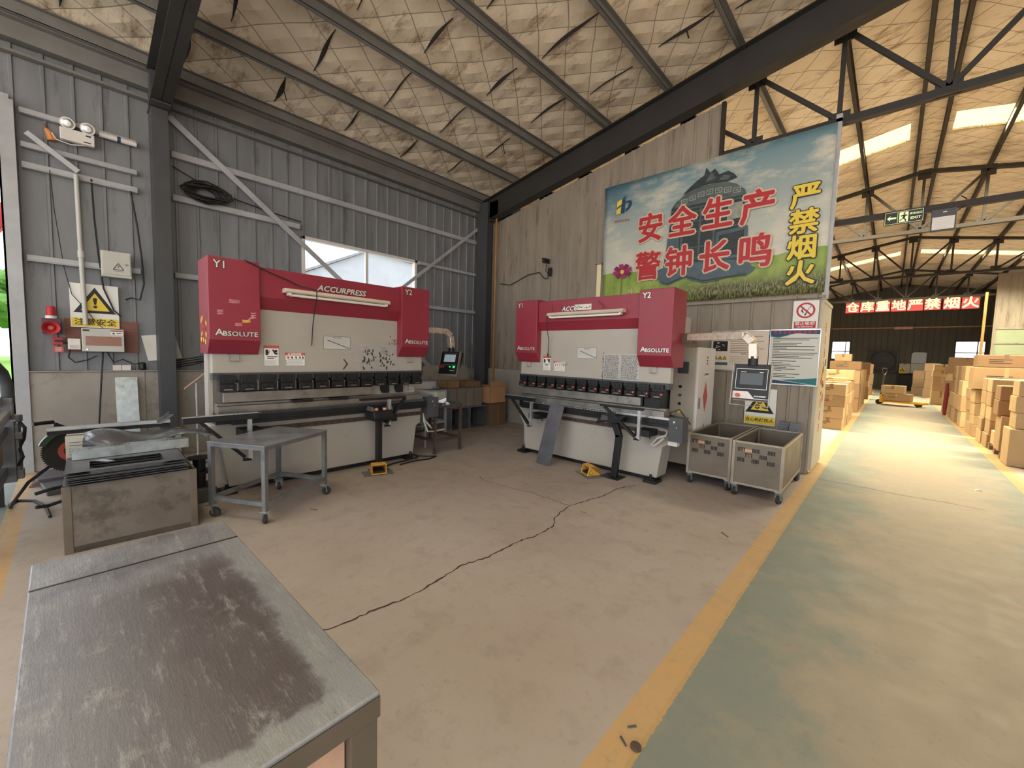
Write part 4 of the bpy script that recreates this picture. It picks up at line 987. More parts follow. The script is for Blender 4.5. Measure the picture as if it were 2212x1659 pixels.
# ---- bin with sheet metal parts
def parts_bin():
    t = thing('parts_bin', 'grimy steel bin heaped with cut sheet metal', 'bin', (-5.02, -.06, 0), (0, 0, R(-1)))
    L, W, z0, H, th = .98, .72, .0, .47, .012
    b = MB(); b.box(0, 0, .0, L, W, .045); b.box(0, 0, .0, L, th, H); b.box(0, W - th, .0, L, W, H); b.box(0, th, .0, th, W - th, H); b.box(L - th, th, .0, L, W - th, H); b.build('body', m_tub, t)
    for x in (0, L):
        for y in (0, W): b = MB(); b.box(x - .02 if x else x - .006, y - .04 if y else y - .006, .0, x + .006 if x else x + .04, y + .006 if y else y + .04, H + .0); b.build('corner_post', m_stain, t, bevel=.003)
    b = MB(); b.box(-.01, W - .01, .15, .03, W + .03, .66); b.build('post', m_zinc, t)
    # front hooks on the left
    b = MB(); b.tube([(.9, -.005, .46), (.93, -.06, .46), (.96, -.12, .45)], .012, 6); b.build('hook', m_black, t)
    b = MB(); b.tube([(.9, -.005, .36), (.93, -.07, .35), (.96, -.12, .36)], .012, 6); b.build('hook', m_black, t)
    def sheet(name, label, poly, z, th, mat, rz=0, hole=None, tilt=(0, 0), loc=(-4.5, .3), slots=None, group=None):
        b = MB()
        if hole:
            (x0, y0), (x1, y1) = poly[0], poly[2]; a, c, d, e = hole
            b.box(x0, y0, 0, x1, c, th); b.box(x0, e, 0, x1, y1, th); b.box(x0, c, 0, a, e, th); b.box(d, c, 0, x1, e, th)
        else: b.prism(poly, 2, 0, th)
        mats = [mat]
        if slots:
            b.mi = 1; mats.append(m_black)
            for (sx, sy) in slots: b.box(sx, sy, th, sx + .03, sy + .012, th + .001)
        tag(b.build(name, mats, loc=(loc[0], loc[1], z), rot=(tilt[0], tilt[1], rz)), label, 'sheet metal', group)
    S = [(-.32, -.27), (.32, -.27), (.32, .27), (-.32, .27)]
    ords = ['lowest', 'second', 'third', 'fourth', 'fifth', 'sixth']
    for k in range(6):
        sheet('sheet_frame', 'sheet frame with a cut out, %s from the bottom in the bin' % ords[k], S, .473 + k * .014, .004, m_sheet, R(90) + rnd.uniform(-.05, .05), (-.2, -.2, .2, .06), loc=(-4.27 + rnd.uniform(-.02, .02), .27 + rnd.uniform(-.025, .025)), group='sheet frames in the bin')
    sheet('sheet_frame', 'topmost sheet frame with a slanted bar beside its cut out', S, .568, .004, m_sheet, R(89), (-.2, -.21, .2, .05), loc=(-4.265, .26), group='sheet frames in the bin')
    b = MB(); b.prism([(0, 0), (.12, .02), (.13, .06), (.02, .05)], 2, 0, .006); tag(b.build('metal_wedge', m_alu, loc=(-4.3, .08, .574), rot=(0, 0, R(25))), 'small bright wedge inside the topmost sheet frame', 'sheet metal')
    t2 = thing('slotted_channel', 'long pale channel with rows of slots across the bin', 'sheet metal', (-4.46, .3, .575), (0, 0, R(92)))
    b = MB(); b.prism([(-.05, 0), (.05, 0), (.05, .075), (-.05, .075)], 0, -.33, .36); b.build('channel', m_zinc, t2)
    b = MB()
    for x0 in (-.12, .22):
        for k in range(6): b.box(x0 + k * .02, -.02, .075, x0 + k * .02 + .01, .0, .0765)
    b.build('slot', m_black, t2)
    # crumpled dark film sheet on top
    b = MB(); n = 14; mm = 7; V = []
    for i in range(n + 1):
        for j in range(mm + 1):
            s = i / n; w_ = j / mm; y = -.38 + .8 * s + rnd.uniform(-.01, .01); x = -.24 + .46 * w_ + .05 * math.sin(7 * s) + (.05 * s)
            if j in (0, mm): x += rnd.uniform(-.03, .03)
            V.append((x, y, .03 * math.sin(5 * s + 3 * w_) + .02 * math.sin(11 * s) - .05 * (abs(w_ - .5) * 2) ** 3))
    b.add(V, [(i * (mm + 1) + j, (i + 1) * (mm + 1) + j, (i + 1) * (mm + 1) + j + 1, i * (mm + 1) + j + 1) for i in range(n) for j in range(mm)])
    o = b.build('plastic_sheet', M('dark glossy film', (92, 92, 98), .25, .1, .25, 5), loc=(-4.74, .42, .69), smooth=True); s = o.modifiers.new('thick', 'SOLIDIFY'); s.thickness = .004
    tag(o, 'crumpled dark plastic sheet lying over the bin', 'sheet')
    # carton with a printed white side, standing in the left of the bin
    t3 = thing('document_box', 'cream carton with printed lines standing at the back left of the bin', 'box', (-4.96, -.05, .44), (0, 0, R(-4)))
    b = MB(); b.box(-.2, -.01, 0, .06, .12, .24); b.build('body', m_paper, t3); b = MB()
    for k in range(6): b.box(.06, .01, .06 + k * .025, .061, .1 - .02 * (k % 2), .064 + k * .025)
    b.build('printed_line', m_navy, t3)
    # long bars laid over the back
    for k, (z, x, w_, m_, lab) in enumerate(((.70, -4.93, .06, m_black, 'dark flat bar at the back of the bin'), (.735, -4.9, .03, m_alu, 'bright edged long rail lying over the dark flat bar'))):
        b = MB(); b.box(-w_ / 2, -.44, 0, w_ / 2, .32, .028); tag(b.build('flat_bar', m_, loc=(x, .28, z), rot=(0, R(4), R(-3))), lab, 'metal bar', 'bars over the bin')
    b = MB(); b.prism([(-.02, 0), (.02, 0), (.02, .004), (-.016, .004), (-.016, .03), (-.02, .03)], 1, -.14, .14); tag(b.build('angle_strip', m_alu, loc=(-4.9, .57, .765), rot=(R(8), 0, R(65))), 'short white angle strip poking up at the back right of the bin', 'metal bar')
parts_bin()
def saw():
    t = thing('cut_off_saw', 'cut off saw with a toothed blade behind the bin', 'saw', (-6.05, -.05, 0), (0, 0, R(8)))
    b = MB(); b.box(-.25, -.2, .0, .3, .5, .05); b.box(-.1, .1, .05, .12, .4, .24); b.build('base', m_dgrey, t, bevel=.006)
    b = MB(); b.cyl((0, .08, .4), (0, .38, .42), .09, 18); b.build('motor', m_signred, t)
    pts = []
    for k in range(60):
        a = k * math.pi / 30; pts += [(.2 * math.cos(a), .2 * math.sin(a)), (.215 * math.cos(a + .07), .215 * math.sin(a + .07))]
    b = MB(); b.plate((.13, .0, .38), Y3, Z3, pts, .004); b.build('blade', m_rubber, t)
    b = MB(); b.ring((.134, .0, .38), Y3, Z3, 0, 0, .06, .1, .002, 20); b.build('blade_label', m_fadered, t)
    b = MB(); pp = arc(0, 0, .235, 20, 160, 16) + arc(0, 0, .19, 160, 20, 16); b.plate((.11, 0, .38), Y3, Z3, pp, .05); b.build('blade_guard', M('dark green guard', (62, 82, 76), .4, .1, .1, 4), t)
    b = MB(); b.bar((0, .2, .44), (.02, -.1, .64), .04, .04); b.cyl((0, -.1, .66), (.05, -.24, .66), .018, 8); b.build('handle', m_black, t)
    b = MB(); b.tube([(-5.05, -.16, .42), (-5.1, -.28, .3), (-5.3, -.38, .1), (-5.5, -.41, .012), (-5.62, -.42, .012), (-5.7, -.38, .012), (-5.6, -.28, .012), (-5.3, -.2, .012), (-5.0, -.17, .012)], .012, 8)
    tag(b.build('power_cable', m_cable, smooth=True), 'black cable looping from the bin onto the floor by the doorway', 'cable')
    for k in range(4):
        b = MB(); b.box(-.2, -.15, 0, .2, .15, .018); tag(b.build('board', [m_wood, m_sheet][k % 2], loc=(-6.35, -.17 + .01 * k, .019 * k), rot=(0, 0, R(3 * k - 5))), '%s board of the low pile on the floor below the saw' % ('lowest', 'second', 'third', 'top')[k], 'board', 'low pile of boards')
saw()
def rail_machine():
    t = thing('rail_machine', 'black and grey rail machine beside the doorway with a curved pipe', 'machine', (-5.62, -.42, 0))
    for z, y, m_ in ((.92, -.04, m_girt), (.8, .0, m_girt), (.66, -.02, m_tablesteel), (.3, -.03, m_tablesteel)):
        b = MB(); b.box(-.1, y - .07, z - .04, 1.6, y + .03, z + .04); b.build('rail', m_, t, bevel=.008)
    b = MB(); b.box(.05, -.1, .38, 1.6, -.02, .62); b.build('side_panel', M('tan side panel', (176, 150, 120), .5, 0, .1, 4), t)
    b = MB(); b.box(-.1, -.1, .2, .0, .05, .95); b.cyl((-.05, .06, .3), (-.05, .06, .72), .025, 10); b.cyl((-.02, .06, .74), (-.02, .06, .8), .04, 12); b.box(-.12, -.02, .22, -.02, .09, .3); b.box(-.09, .03, .58, -.01, .1, .64); b.build('end_plate', m_tablesteel, t, bevel=.005)
    b = MB(); b.tube([(-.03, .07, .75), (.0, .11, .68), (-.02, .1, .58), (-.04, .07, .5), (.01, .09, .42), (-.03, .06, .34)], .012, 8); b.build('hose', m_cable, t, smooth=True)
    b = MB(); b.tube([(.3, -.06, 1.27), (.1, -.03, 1.24), (.0, -.0, 1.17), (-.04, .02, 1.06), (-.05, .02, .9)], .04, 12); b.build('curved_pipe', m_dgrey, t, smooth=True)
    for x in (.0, 1.3):
        b = MB(); b.box(x - .03, -.09, 0, x + .03, -.03, .3); b.build('leg', m_black, t)
rail_machine()
# wire spools by the first machine
def spool(z, k):
    t = thing('wire_spool', ('upper', 'lower')[k] + ' black flanged spool stacked left of the press brake base', 'spool', (-4.72, .78, z), (0, 0, 0), 'stacked wire spools')
    b = MB(); b.cyl((0, 0, .0), (0, 0, .01), .1, 28); b.build('flange', m_black, t)
    b = MB(); b.cyl((0, 0, .125), (0, 0, .135), .1, 28); b.build('flange', m_black, t)
    b = MB(); b.cyl((0, 0, .01), (0, 0, .125), .05, 24); b.build('core', m_blackpl, t)
    b = MB(); b.cyl((0, 0, .1352), (0, 0, .1362), .03, 18); b.build('hub', m_rubber, t)
spool(.271, 0); spool(.135, 1)
b = MB(); b.box(-4.86, .66, 0, -4.58, .89, .134); tag(b.build('base_block', m_dgrey, bevel=.01), 'dark grey block on the floor under the wire spools', 'block')
# leaning steel strip at the second machine
b = MB(); b.box(-.115, -.002, 0, .115, .002, .82)
tag(b.build('steel_strip', m_sheet, loc=(-3.30, 4.20, .004), rot=(R(-12), R(6), 0)), 'long steel strip leaning on the rail of the press brake with a cabinet', 'metal strip')
# galvanised sheet leaning on the plinth, peach strip on a rod
b = MB(); b.box(-.002, -.1, 0, .002, .1, 1.06)
tag(b.build('galvanised_sheet', m_zinc, loc=(-6.66, .44, .004), rot=(0, R(-11), R(0))), 'shiny galvanised sheet leaning on the concrete plinth', 'metal sheet')
t = thing('marker_stand', 'thin rod with a slanted peach strip beside the left press brake', 'stand', (-6.2, 1.02, 0))
b = MB(); b.cyl((0, 0, 0), (0, 0, 1.0), .012, 8); b.cyl((0, 0, 0), (0, 0, .02), .08, 16); b.build('rod', m_girt, t)
b = MB(); b.bar((0, -.12, .93), (0, .1, 1.13), .006, .035, (1, 0, 0)); b.build('strip', m_copper, t)

# ---- the two scrap bins on casters
def scrap_bin(label, x, y, w_, fill):
    t = thing('scrap_bin', label, 'bin', (x, y, 0), (0, 0, R(.5)), 'slotted stainless bins on casters')
    D, z0, H, e = 1.2, .13, .6, .03
    def corner(px, py): return
    for px in (0, w_ - e):
        for py in (0, D - e):
            b = MB(); b.box(px, py, z0, px + e, py + e, H); b.build('corner_post', m_stain2, t, bevel=.003)
            caster('caster', t, px + e / 2 + (.02 if px == 0 else -.02), py + e / 2 + (.02 if py == 0 else -.02), z0, m_rubber, R(70))
    b = MB()
    for z in (z0, H - .022):
        zz = z + .022; b.box(e, .001, z, w_ - e, .022, zz); b.box(e, D - .022, z, w_ - e, D - .001, zz); b.box(.001, e, z, .022, D - e, zz); b.box(w_ - .022, e, z, w_ - .001, D - e, zz)
    b.build('rim', m_stain2, t, bevel=.003)
    b = MB(); b.box(e, D - .012, z0 + .02, w_ - e, D - .008, H - .02); b.box(.008, e, z0 + .02, .012, D - e, H - .02); b.box(w_ - .012, e, z0 + .02, w_ - .008, D - e, H - .02); b.build('side_panel', m_stain, t)
    b = MB(); b.box(.01, .01, z0 + .02, w_ - .01, D - .01, z0 + .03); b.build('bottom', m_stain, t)
    b = MB(); b.box(e, .006, z0 + .02, w_ - e, .010, H - .02); fp = b.build('front_panel', m_stain, t)
    b = MB(); u_ = (w_ - .1) / 5.6
    for gx, gz in ((0, 0), (2, 0), (4.1, 0), (1.05, -1), (3.05, -1), (0, -2), (2, -2), (4.1, -2)):
        for k in range(5):
            xx = .055 + (gx + k * .21) * u_; zz = .535 + gz * .055; b.box(xx, .003, zz - .042, xx + .009, .0065, zz)
    b.build('slot', m_black, fp)
    b = MB()
    for k, (gx, gz) in enumerate(((1.1, -.05), (1.0, -1), (.3, -.05))): b.rect((0, .0055, 0), X3, Z3, .055 + gx * u_, .495 + gz * .055, .055 + (gx + .9) * u_, .525 + gz * .055, .0012 + k * .0001)
    b.build('torn_label', M('tan label remains', (196, 160, 126), .6, 0, .12, 10), fp)
    b = MB(); nn = fill
    for k in range(nn):
        cx, cy = rnd.uniform(.08, w_ - .08), rnd.uniform(.12, D - .12); s = rnd.uniform(.04, .1); h = .17 + rnd.uniform(0, .09)
        b.hexa([(cx - s / 2, cy - s, h), (cx + s / 2, cy - s, h), (cx + s / 2, cy + s, h + .02), (cx - s / 2, cy + s, h + .03)], [(cx - s / 2, cy - s, h + .02), (cx + s / 2, cy - s, h + .03), (cx + s / 2, cy + s, h + .05), (cx - s / 2, cy + s, h + .05)])
    o = b.build('metal_scrap', m_rusty); o.location = (x, y, 0)
    tag(o, 'heap of brown metal scrap inside the ' + ('bin beside the aisle' if x > -1.3 else 'bin beside the machine cabinet'), 'scrap', kind='stuff')
scrap_bin('slotted stainless bin on casters nearest the aisle', -1.195, 4.8, .475, 26)
scrap_bin('slotted stainless bin on casters beside the machine cabinet', -1.69, 4.87, .475, 18)
for k, (px, py, lab) in enumerate(((-.95, 6.12, 'stack of dark blocks at the back rim of the aisle bin, left one'), (-.83, 6.08, 'stack of dark blocks at the back rim of the aisle bin, right one'))):
    b = MB()
    for q in range(3): b.box(-.055 + .004 * q, -.05, .032 * q, .055 + .004 * q, .05, .032 * q + .03)
    b.box(-.05, -.045, -.6, .05, .045, 0)
    tag(b.build('block_stack', m_sheet, loc=(px, py, .602), rot=(0, 0, .1 * k)), lab, 'block', 'blocks behind the bin')

# ---- shelving and cartons in the corner
def corner_goods():
    def open_box(name, label, x, y, z, w_, d_, h, m, flaps=True, rz=0, group=None):
        t = thing(name, label, 'box', (x, y, z), (0, 0, rz), group)
        b = MB(); th = .006; b.box(0, 0, 0, w_, d_, th); b.box(0, 0, 0, w_, th, h); b.box(0, d_ - th, 0, w_, d_, h); b.box(0, 0, 0, th, d_, h); b.box(w_ - th, 0, 0, w_, d_, h); b.build('body', m, t)
        if flaps:
            b = MB(); f = .12
            b.hexa([(0, -.0, h), (w_, 0, h), (w_, .004, h), (0, .004, h)], [(0, -f * .5, h + f * .5), (w_, -f * .5, h + f * .5), (w_, -f * .5 + .004, h + f * .5), (0, -f * .5 + .004, h + f * .5)])
            b.hexa([(w_ - .004, 0, h), (w_, 0, h), (w_, d_, h), (w_ - .004, d_, h)], [(w_ + f * .2, 0, h + f), (w_ + f * .2 + .004, 0, h + f), (w_ + f * .2 + .004, d_, h + f), (w_ + f * .2, d_, h + f)])
            b.build('flap', m, t)
        return t
    cub = lambda nm, lab, y, z, d_, h: None
    for k, (y0, lab) in enumerate(((4.72, 'open dark cabinet carcass left of its twin in the corner row'), (5.18, 'open dark cabinet carcass right of its twin in the corner row'))):
        t = thing('cabinet_carcass', lab, 'cabinet', (-6.3, y0, 0), (0, 0, 0), 'open cabinet carcasses')
        b = MB(); w_, h, th = .44, .43, .02; b.box(0, 0, 0, .42, th, h); b.box(0, w_ - th, 0, .42, w_, h); b.box(0, th, h - th, .42, w_ - th, h); b.box(0, th, 0, .42, w_ - th, th); b.build('shell', m_tablesteel, t)
        b = MB(); b.box(0, th, th, .02, w_ - th, h - th); b.build('back', m_black, t)
    for k, (y0, lab) in enumerate(((4.68, 'dull grey carton on the left cabinet carcass'), (5.1, 'dull grey carton on the right cabinet carcass'))):
        t = thing('carton', lab, 'box', (-6.3, y0, .431), (0, 0, 0), 'grey cartons on the carcasses')
        b = MB(); b.box(0, 0, 0, .4, .4, .36); b.build('body', m_cardgrey, t, bevel=.005)
        b = MB(); b.box(.4, .17, .0, .401, .2, .36); b.build('tape', m_card[3], t)
    t = thing('carton', 'brown carton on the floor in the corner, under the open flapped carton', 'box', (-6.3, 5.68, 0))
    b = MB(); b.box(0, 0, 0, .46, .46, .46); b.build('body', m_card[3], t, bevel=.006); b = MB(); b.box(.46, .2, 0, .461, .25, .46); b.build('tape', m_card[2], t)
    open_box('carton', 'open topped tan carton with raised flaps in the corner', -6.26, 5.62, .461, .46, .46, .32, M('peach tan cardboard', (206, 156, 118), .8, 0, .07, 3))
    open_box('carton', 'small open tan carton on the left grey carton', -6.25, 4.66, .792, .3, .3, .14, m_card[2], False)
    open_box('carton', 'low dusty carton on the right grey carton', -6.3, 5.06, .792, .4, .4, .12, m_card[3], False)
    t = thing('panel_sheet', 'pale rounded board leaning on the wall behind the corner cartons', 'board', (-6.75, 4.6, .8), (0, R(-3), 0))
    b = MB(); b.plate((0, 0, 0), Y3, Z3, [(0, .0), (1.3, 0)] + arc(1.2, .34, .05, 0, 90, 4) + arc(.15, .34, .05, 90, 180, 4), .01); b.build('sheet', m_concrete, t)
    # stand with a bag left of the second machine
    t = thing('tool_stand', 'small tubular tool stand left of the press brake with a cabinet', 'stand', (-4.32, 5.0, 0))
    for x in (0, .3):
        for y in (0, .3):
            b = MB(); b.cyl((x, y, 0), (x, y, .84), .012, 8); b.build('leg', m_girt, t)
    b = MB(); b.box(-.02, -.02, .84, .32, .32, .855); b.build('top', m_sheet, t)
    b = MB()
    for z in (.12, .32): b.tube([(0, 0, z), (.3, 0, z), (.3, .3, z), (0, .3, z)], .01, 6, True)
    b.box(0, 0, .32, .3, .3, .33)
    b.build('shelf', m_girt, t)
    t = thing('tool_case', 'grey metal case on the tubular tool stand', 'case', (-4.3, 5.02, .856)); b = MB(); b.box(0, 0, 0, .26, .2, .14); b.build('body', m_cardgrey, t, bevel=.006); b = MB(); b.box(.11, -.006, .06, .15, 0, .12); b.build('latch', m_black, t)
    b = MB(); n = 9; V = []; F = []
    for i in range(7):
        for k in range(n):
            a = 2 * math.pi * k / n; rr = [.1, .17, .19, .17, .13, .07, .02][i] * (1 + .16 * math.sin(3 * a + i * 1.7)); V.append((rr * math.cos(a), rr * .75 * math.sin(a), [.0, .02, .07, .12, .155, .18, .19][i] + .012 * math.sin(5 * a)))
    F = [(i * n + k, i * n + (k + 1) % n, (i + 1) * n + (k + 1) % n, (i + 1) * n + k) for i in range(6) for k in range(n)] + [tuple(range(n))[::-1], tuple(range(6 * n, 7 * n))]
    t = thing('plastic_bag', 'crumpled clear plastic bag with yellow contents on the tool case', 'bag', (-4.17, 5.1, .997)); b.add(V, F); b.build('film', m_film, t)
    b = MB()
    for k in range(7): b.bar((rnd.uniform(-.1, 0), rnd.uniform(-.08, .08), .012 + .01 * k), (rnd.uniform(0, .1), rnd.uniform(-.08, .08), .015 + .01 * k), .03, .012)
    b.build('contents', m_signyel, t)
corner_goods()
# litter on the floor
b = MB(); b.cyl((0, 0, 0), (0, 0, .008), .02, 16); b.cyl((0, 0, .008), (0, 0, .009), .012, 12); tag(b.build('washer', m_rusty, loc=(-.6, 1.38, .0015)), 'round brown washer on the yellow line at the bottom edge', 'washer')
for k, (x, y, rz, L, lab) in enumerate(((-.65, 1.45, .9, .035, 'dark metal sliver above the round washer'), (-.645, 1.37, 2.6, .04, 'dark metal sliver left of the round washer'), (-3.74, 1.44, .4, .07, 'blue grey sliver on the floor by the trolley table'), (-2.01, 3.19, .2, .06, 'grey sliver on the floor near the crack'), (-.92, 3.65, 2.4, .09, 'thin dark sliver beside the yellow aisle line'))):
    b = MB(); b.hexa([(-L / 2, -.004, 0), (L / 2, -.005, 0), (L / 2, .005, 0), (-L / 2, .004, 0)], [(-L / 2, -.003, .003), (L / 2, -.004, .004), (L / 2, .004, .004), (-L / 2, .003, .003)]); tag(b.build('metal_sliver', m_sheet, loc=(x, y, .0015), rot=(0, 0, rz)), lab, 'sliver', 'metal slivers on the floor')
b = MB(); b.hexa([(-.03, -.02, 0), (.03, -.02, 0), (.03, .02, 0), (-.03, .02, 0)], [(-.01, -.02, .012), (.02, -.01, .02), (.02, .01, .014), (-.02, .02, .006)]); tag(b.build('paper_scrap', m_paper, loc=(.85, 7.21, .001)), 'crumpled white paper scrap on the green aisle', 'paper')
b = MB(); b.tube([(-4.52, 2.55, .012), (-4.6, 2.75, .012), (-4.63, 3.0, .014), (-4.7, 3.15, .03), (-4.62, 3.3, .014), (-4.55, 3.4, .012), (-4.5, 3.25, .012), (-4.54, 3.0, .012), (-4.5, 2.8, .012)], .01, 6); b.lathe([(.02, 0), (.05, .02), (.04, .05), (.01, .06)], (-4.66, 3.12, .001), n=10)
tag(b.build('pedal_cable', m_cable, smooth=True), 'coiled black pedal cable at the right foot of the left press brake', 'cable')
# ================================================================= THINGS ON THE LEFT WALL
WX = -6.965
def wall_left_items():
    def at(y, z, d=0): return Vector((WX + d, y, z))
    t = thing('emergency_light', 'white twin head emergency light above the doorway girts', 'light', at(-.01, 3.69, .03))
    b = MB(); b.box(0, 0, 0, .07, .27, .13); b.build('body', m_plasticw, t, bevel=.008)
    b = MB(); b.box(.02, .10, .13, .05, .17, .17); b.box(.071, .2, .09, .073, .24, .105); b.box(.071, .18, .02, .073, .24, .03); b.build('bracket', m_black, t)
    for y in (.06, .215):
        b = MB(); b.lathe([(.03, -.02), (.058, .03), (.062, .05), (.055, .05)], (.04, y, .185), (1, 0, -.25), 20); h = b.build('lamp_head', m_plasticw, t, smooth=True)
        b = MB(); b.lathe([(.05, .05), (.03, .056), (.004, .058)], (.04, y, .185), (1, 0, -.25), 16); b.build('lens', m_alu, h)
    b = MB(); b.tube([(.03, .2, 0), (.03, .08, -.03), (.02, -.03, -.01), (.02, -.06, .05)], .006, 6); b.build('lead', m_plasticw, t)
    t = thing('brush', 'orange bristle brush hanging left of the emergency light', 'brush', at(-.12, 3.82, .03))
    b = MB(); b.tube([(0, 0, 0), (0, .01, -.05)], .012, 6); b.build('handle', m_wood, t)
    b = MB(); b.tube([(0, .01, -.05), (0, .035, -.1), (0, .05, -.16)], [.015, .03, .035], 8); b.build('bristles', M('orange bristles', (226, 150, 90), .8, 0, .25, 30, stretch=(1, 1, .1)), t)
    b = MB(); b.cyl(at(.3, 3.87, .05), at(.62, 3.87, .05), .03, 10); b.mi = 1; b.cyl(at(.45, 3.87, .05), at(.48, 3.87, .05), .0315, 10)
    tag(b.build('white_tube', [m_plasticw, m_navy]), 'short white tube with a blue band beside the column', 'pipe')
    b = MB(); b.tube([at(.1, 3.34, .07), at(.105, 2.6, .07), at(.11, 2.2, .075), at(.12, 1.66, .08)], .022, 10); b.cyl(at(.108, 2.5, .07), at(.109, 2.42, .071), .03, 10)
    tag(b.build('conduit', m_greybox, smooth=True), 'white conduit running down across the yellow warning sign', 'pipe')
    t = thing('junction_cabinet', 'grey electrical box with a small triangle mark, high on the left wall', 'box', at(.265, 2.235, .03))
    b = MB(); b.box(0, 0, 0, .12, .26, .3); b.build('body', m_greybox, t, bevel=.005); b = MB(); b.box(.12, .012, .03, .128, .25, .285); d = b.build('door', m_greybox, t, bevel=.003)
    b = MB(); o = (.128, 0, 0); k = [(.10, .09), (.19, .09), (.145, .165)]
    for i in range(3):
        p, q = Vector(k[i]), Vector(k[(i + 1) % 3]); n_ = (q - p).normalized(); n_ = Vector((-n_.y, n_.x)) * .004; b.plate(o, Y3, Z3, [p - n_, q - n_, q + n_, p + n_], .001)
    b.rect(o, Y3, Z3, .1, .07, .19, .074, .001); b.plate(o, Y3, Z3, [(.15, .15), (.138, .122), (.147, .122), (.14, .1), (.155, .13), (.147, .13)], .001); b.build('hazard_mark', m_ink, d)
    b = MB(); b.cyl((.128, .21, .16), (.14, .21, .16), .012, 10); b.build('lock', m_steel, d)
    # yellow caution sign
    t = thing('warning_sign', 'square caution sign with an exclamation triangle on the left wall', 'sign', at(0, 1.63, .03))
    b = MB(); b.rect((0, 0, 0), Y3, Z3, 0, 0, .405, .505, .004); b.build('board', m_signwhite, t)
    b = MB(); o = (.004, 0, 0); b.mi = 1; b.plate(o, Y3, Z3, [(.025, .17), (.38, .17), (.205, .47)], .001); b.mi = 0; b.plate(o, Y3, Z3, [(.085, .2), (.325, .2), (.205, .405)], .0016); b.rect(o, Y3, Z3, .008, .012, .397, .11, .001); b.mi = 1
    b.plate(o, Y3, Z3, [(.196, .27), (.214, .27), (.224, .34), (.205, .352), (.186, .34)], .0022); b.disc(o, Y3, Z3, .205, .245, .017, .0022, 16); b.build('triangle', [m_signyel, m_signblack], t)
    b = MB(); b.text('注意安全', .082, (.0052, .205, .06), Y3, Z3, .001, .0006, sx=1.08); b.build('lettering', m_signblack, t)
    b = MB(); b.box(-6.985, -.05, 1.34, -6.955, .57, 1.725); tag(b.build('backing_board', m_wood), 'brown backing board behind the distribution box', 'board')
    t = thing('distribution_box', 'grey distribution box with a brown window below the caution sign', 'box', at(.08, 1.35, .04))
    b = MB(); b.box(0, 0, 0, .1, .355, .27); b.build('body', m_greybox, t, bevel=.006)
    b = MB(); b.box(.1, .03, .07, .103, .33, .18); b.build('window', M('brown window', (150, 104, 84), .3, 0, .15, 8), t)
    b = MB(); b.rect((.1, 0, 0), Y3, Z3, .24, .2, .345, .255, .001); b.mi = 1; b.rect((.1, 0, 0), Y3, Z3, .24, .243, .345, .255, .0015); b.mi = 2; b.plate((.1, 0, 0), Y3, Z3, [(.25, .21), (.28, .21), (.265, .235)], .0016); b.rect((.1, 0, 0), Y3, Z3, .29, .218, .335, .226, .0016); b.rect((.1, 0, 0), Y3, Z3, .01, .235, .065, .255, .0016); b.build('label', [m_signwhite, m_signred, m_ink], t)
    b = MB(); b.cyl((.1, .04, .025), (.107, .04, .025), .01, 12); b.build('knob', m_alu, t)
    t = thing('siren_alarm', 'red alarm horn with a red beacon on top, beside the doorway', 'alarm', at(-.22, 1.54, .03))
    b = MB(); b.box(0, 0, 0, .07, .15, .17); b.build('body', M('plum alarm body', (96, 50, 62), .5, 0, .1, 6), t, bevel=.006)
    b = MB(); b.lathe([(.03, 0), (.035, .02), (.068, .07), (.07, .075), (.05, .06), (.028, .02)], (.06, .07, .065), (1, 0, 0), 24); b.build('horn', m_signred, t, smooth=True)
    b = MB(); b.cyl((.07, .07, .065), (.12, .07, .065), .02, 14); b.build('horn_core', m_fadered, t)
    b = MB(); b.cyl((.05, .075, .17), (.05, .075, .2), .046, 20); b.build('beacon_base', m_plasticw, t); b = MB(); b.lathe([(.038, .2), (.036, .29), (.028, .305), (.005, .308)], (.05, .075, 0), n=20); b.build('beacon', m_signred, t, smooth=True)
    t = thing('call_point', 'red manual call point below the alarm horn', 'alarm', at(-.15, 1.42, .03)); b = MB(); b.box(0, 0, 0, .045, .085, .085); b.build('body', m_signred, t, bevel=.005); b = MB(); b.box(.045, .02, .03, .048, .08, .055); b.build('window', m_black, t)
    t = thing('notice_plate', 'small red notice plate below the manual call point', 'sign', at(-.145, 1.335, .03)); b = MB(); b.box(0, 0, 0, .006, .08, .065); b.build('plate', m_fadered, t); b = MB()
    for k in range(3): b.rect((.006, 0, 0), Y3, Z3, .015, .012 + k * .017, .065, .018 + k * .017, .001)
    b.build('print', m_signwhite, t)
    t = thing('socket_box', 'white socket box left of the distribution box', 'socket', at(-.03, 1.37, .04)); b = MB(); b.box(0, 0, 0, .05, .1, .125); b.build('body', m_plasticw, t, bevel=.006); b = MB(); b.box(.05, .015, .015, .053, .085, .05); b.build('outlet', m_greybox, t); b = MB(); b.cyl((.03, -.001, .08), (.03, -.03, .08), .015, 10); b.build('plug', m_black, t)
    for k, (y0, y1, lab) in enumerate(((.33, .405, 'left white carton of the pair on the plinth ledge'), (.41, .49, 'right white carton of the pair on the plinth ledge'))):
        b = MB(); b.box(-6.96, y0, 1.126, -6.9, y1, 1.19); tag(b.build('small_box', m_plasticw), lab, 'box', 'white cartons on the ledge')
    t = thing('lamp_socket', 'black round fitting on the ledge beside the column', 'fitting', at(.6, 1.126, .05)); b = MB(); b.lathe([(.02, 0), (.035, .02), (.03, .09), (.02, .1)], (0, 0, 0), n=14); b.build('body', m_black, t, smooth=True)
    # loose white board behind the column
    b = MB(); b.plate((-6.965, 0, 0), Y3, Z3, [(.6, 1.56), (.93, 1.6), (1.0, 1.28), (.66, 1.24)], .004); tag(b.build('white_board', m_paper), 'crooked white board half hidden by the column', 'board')
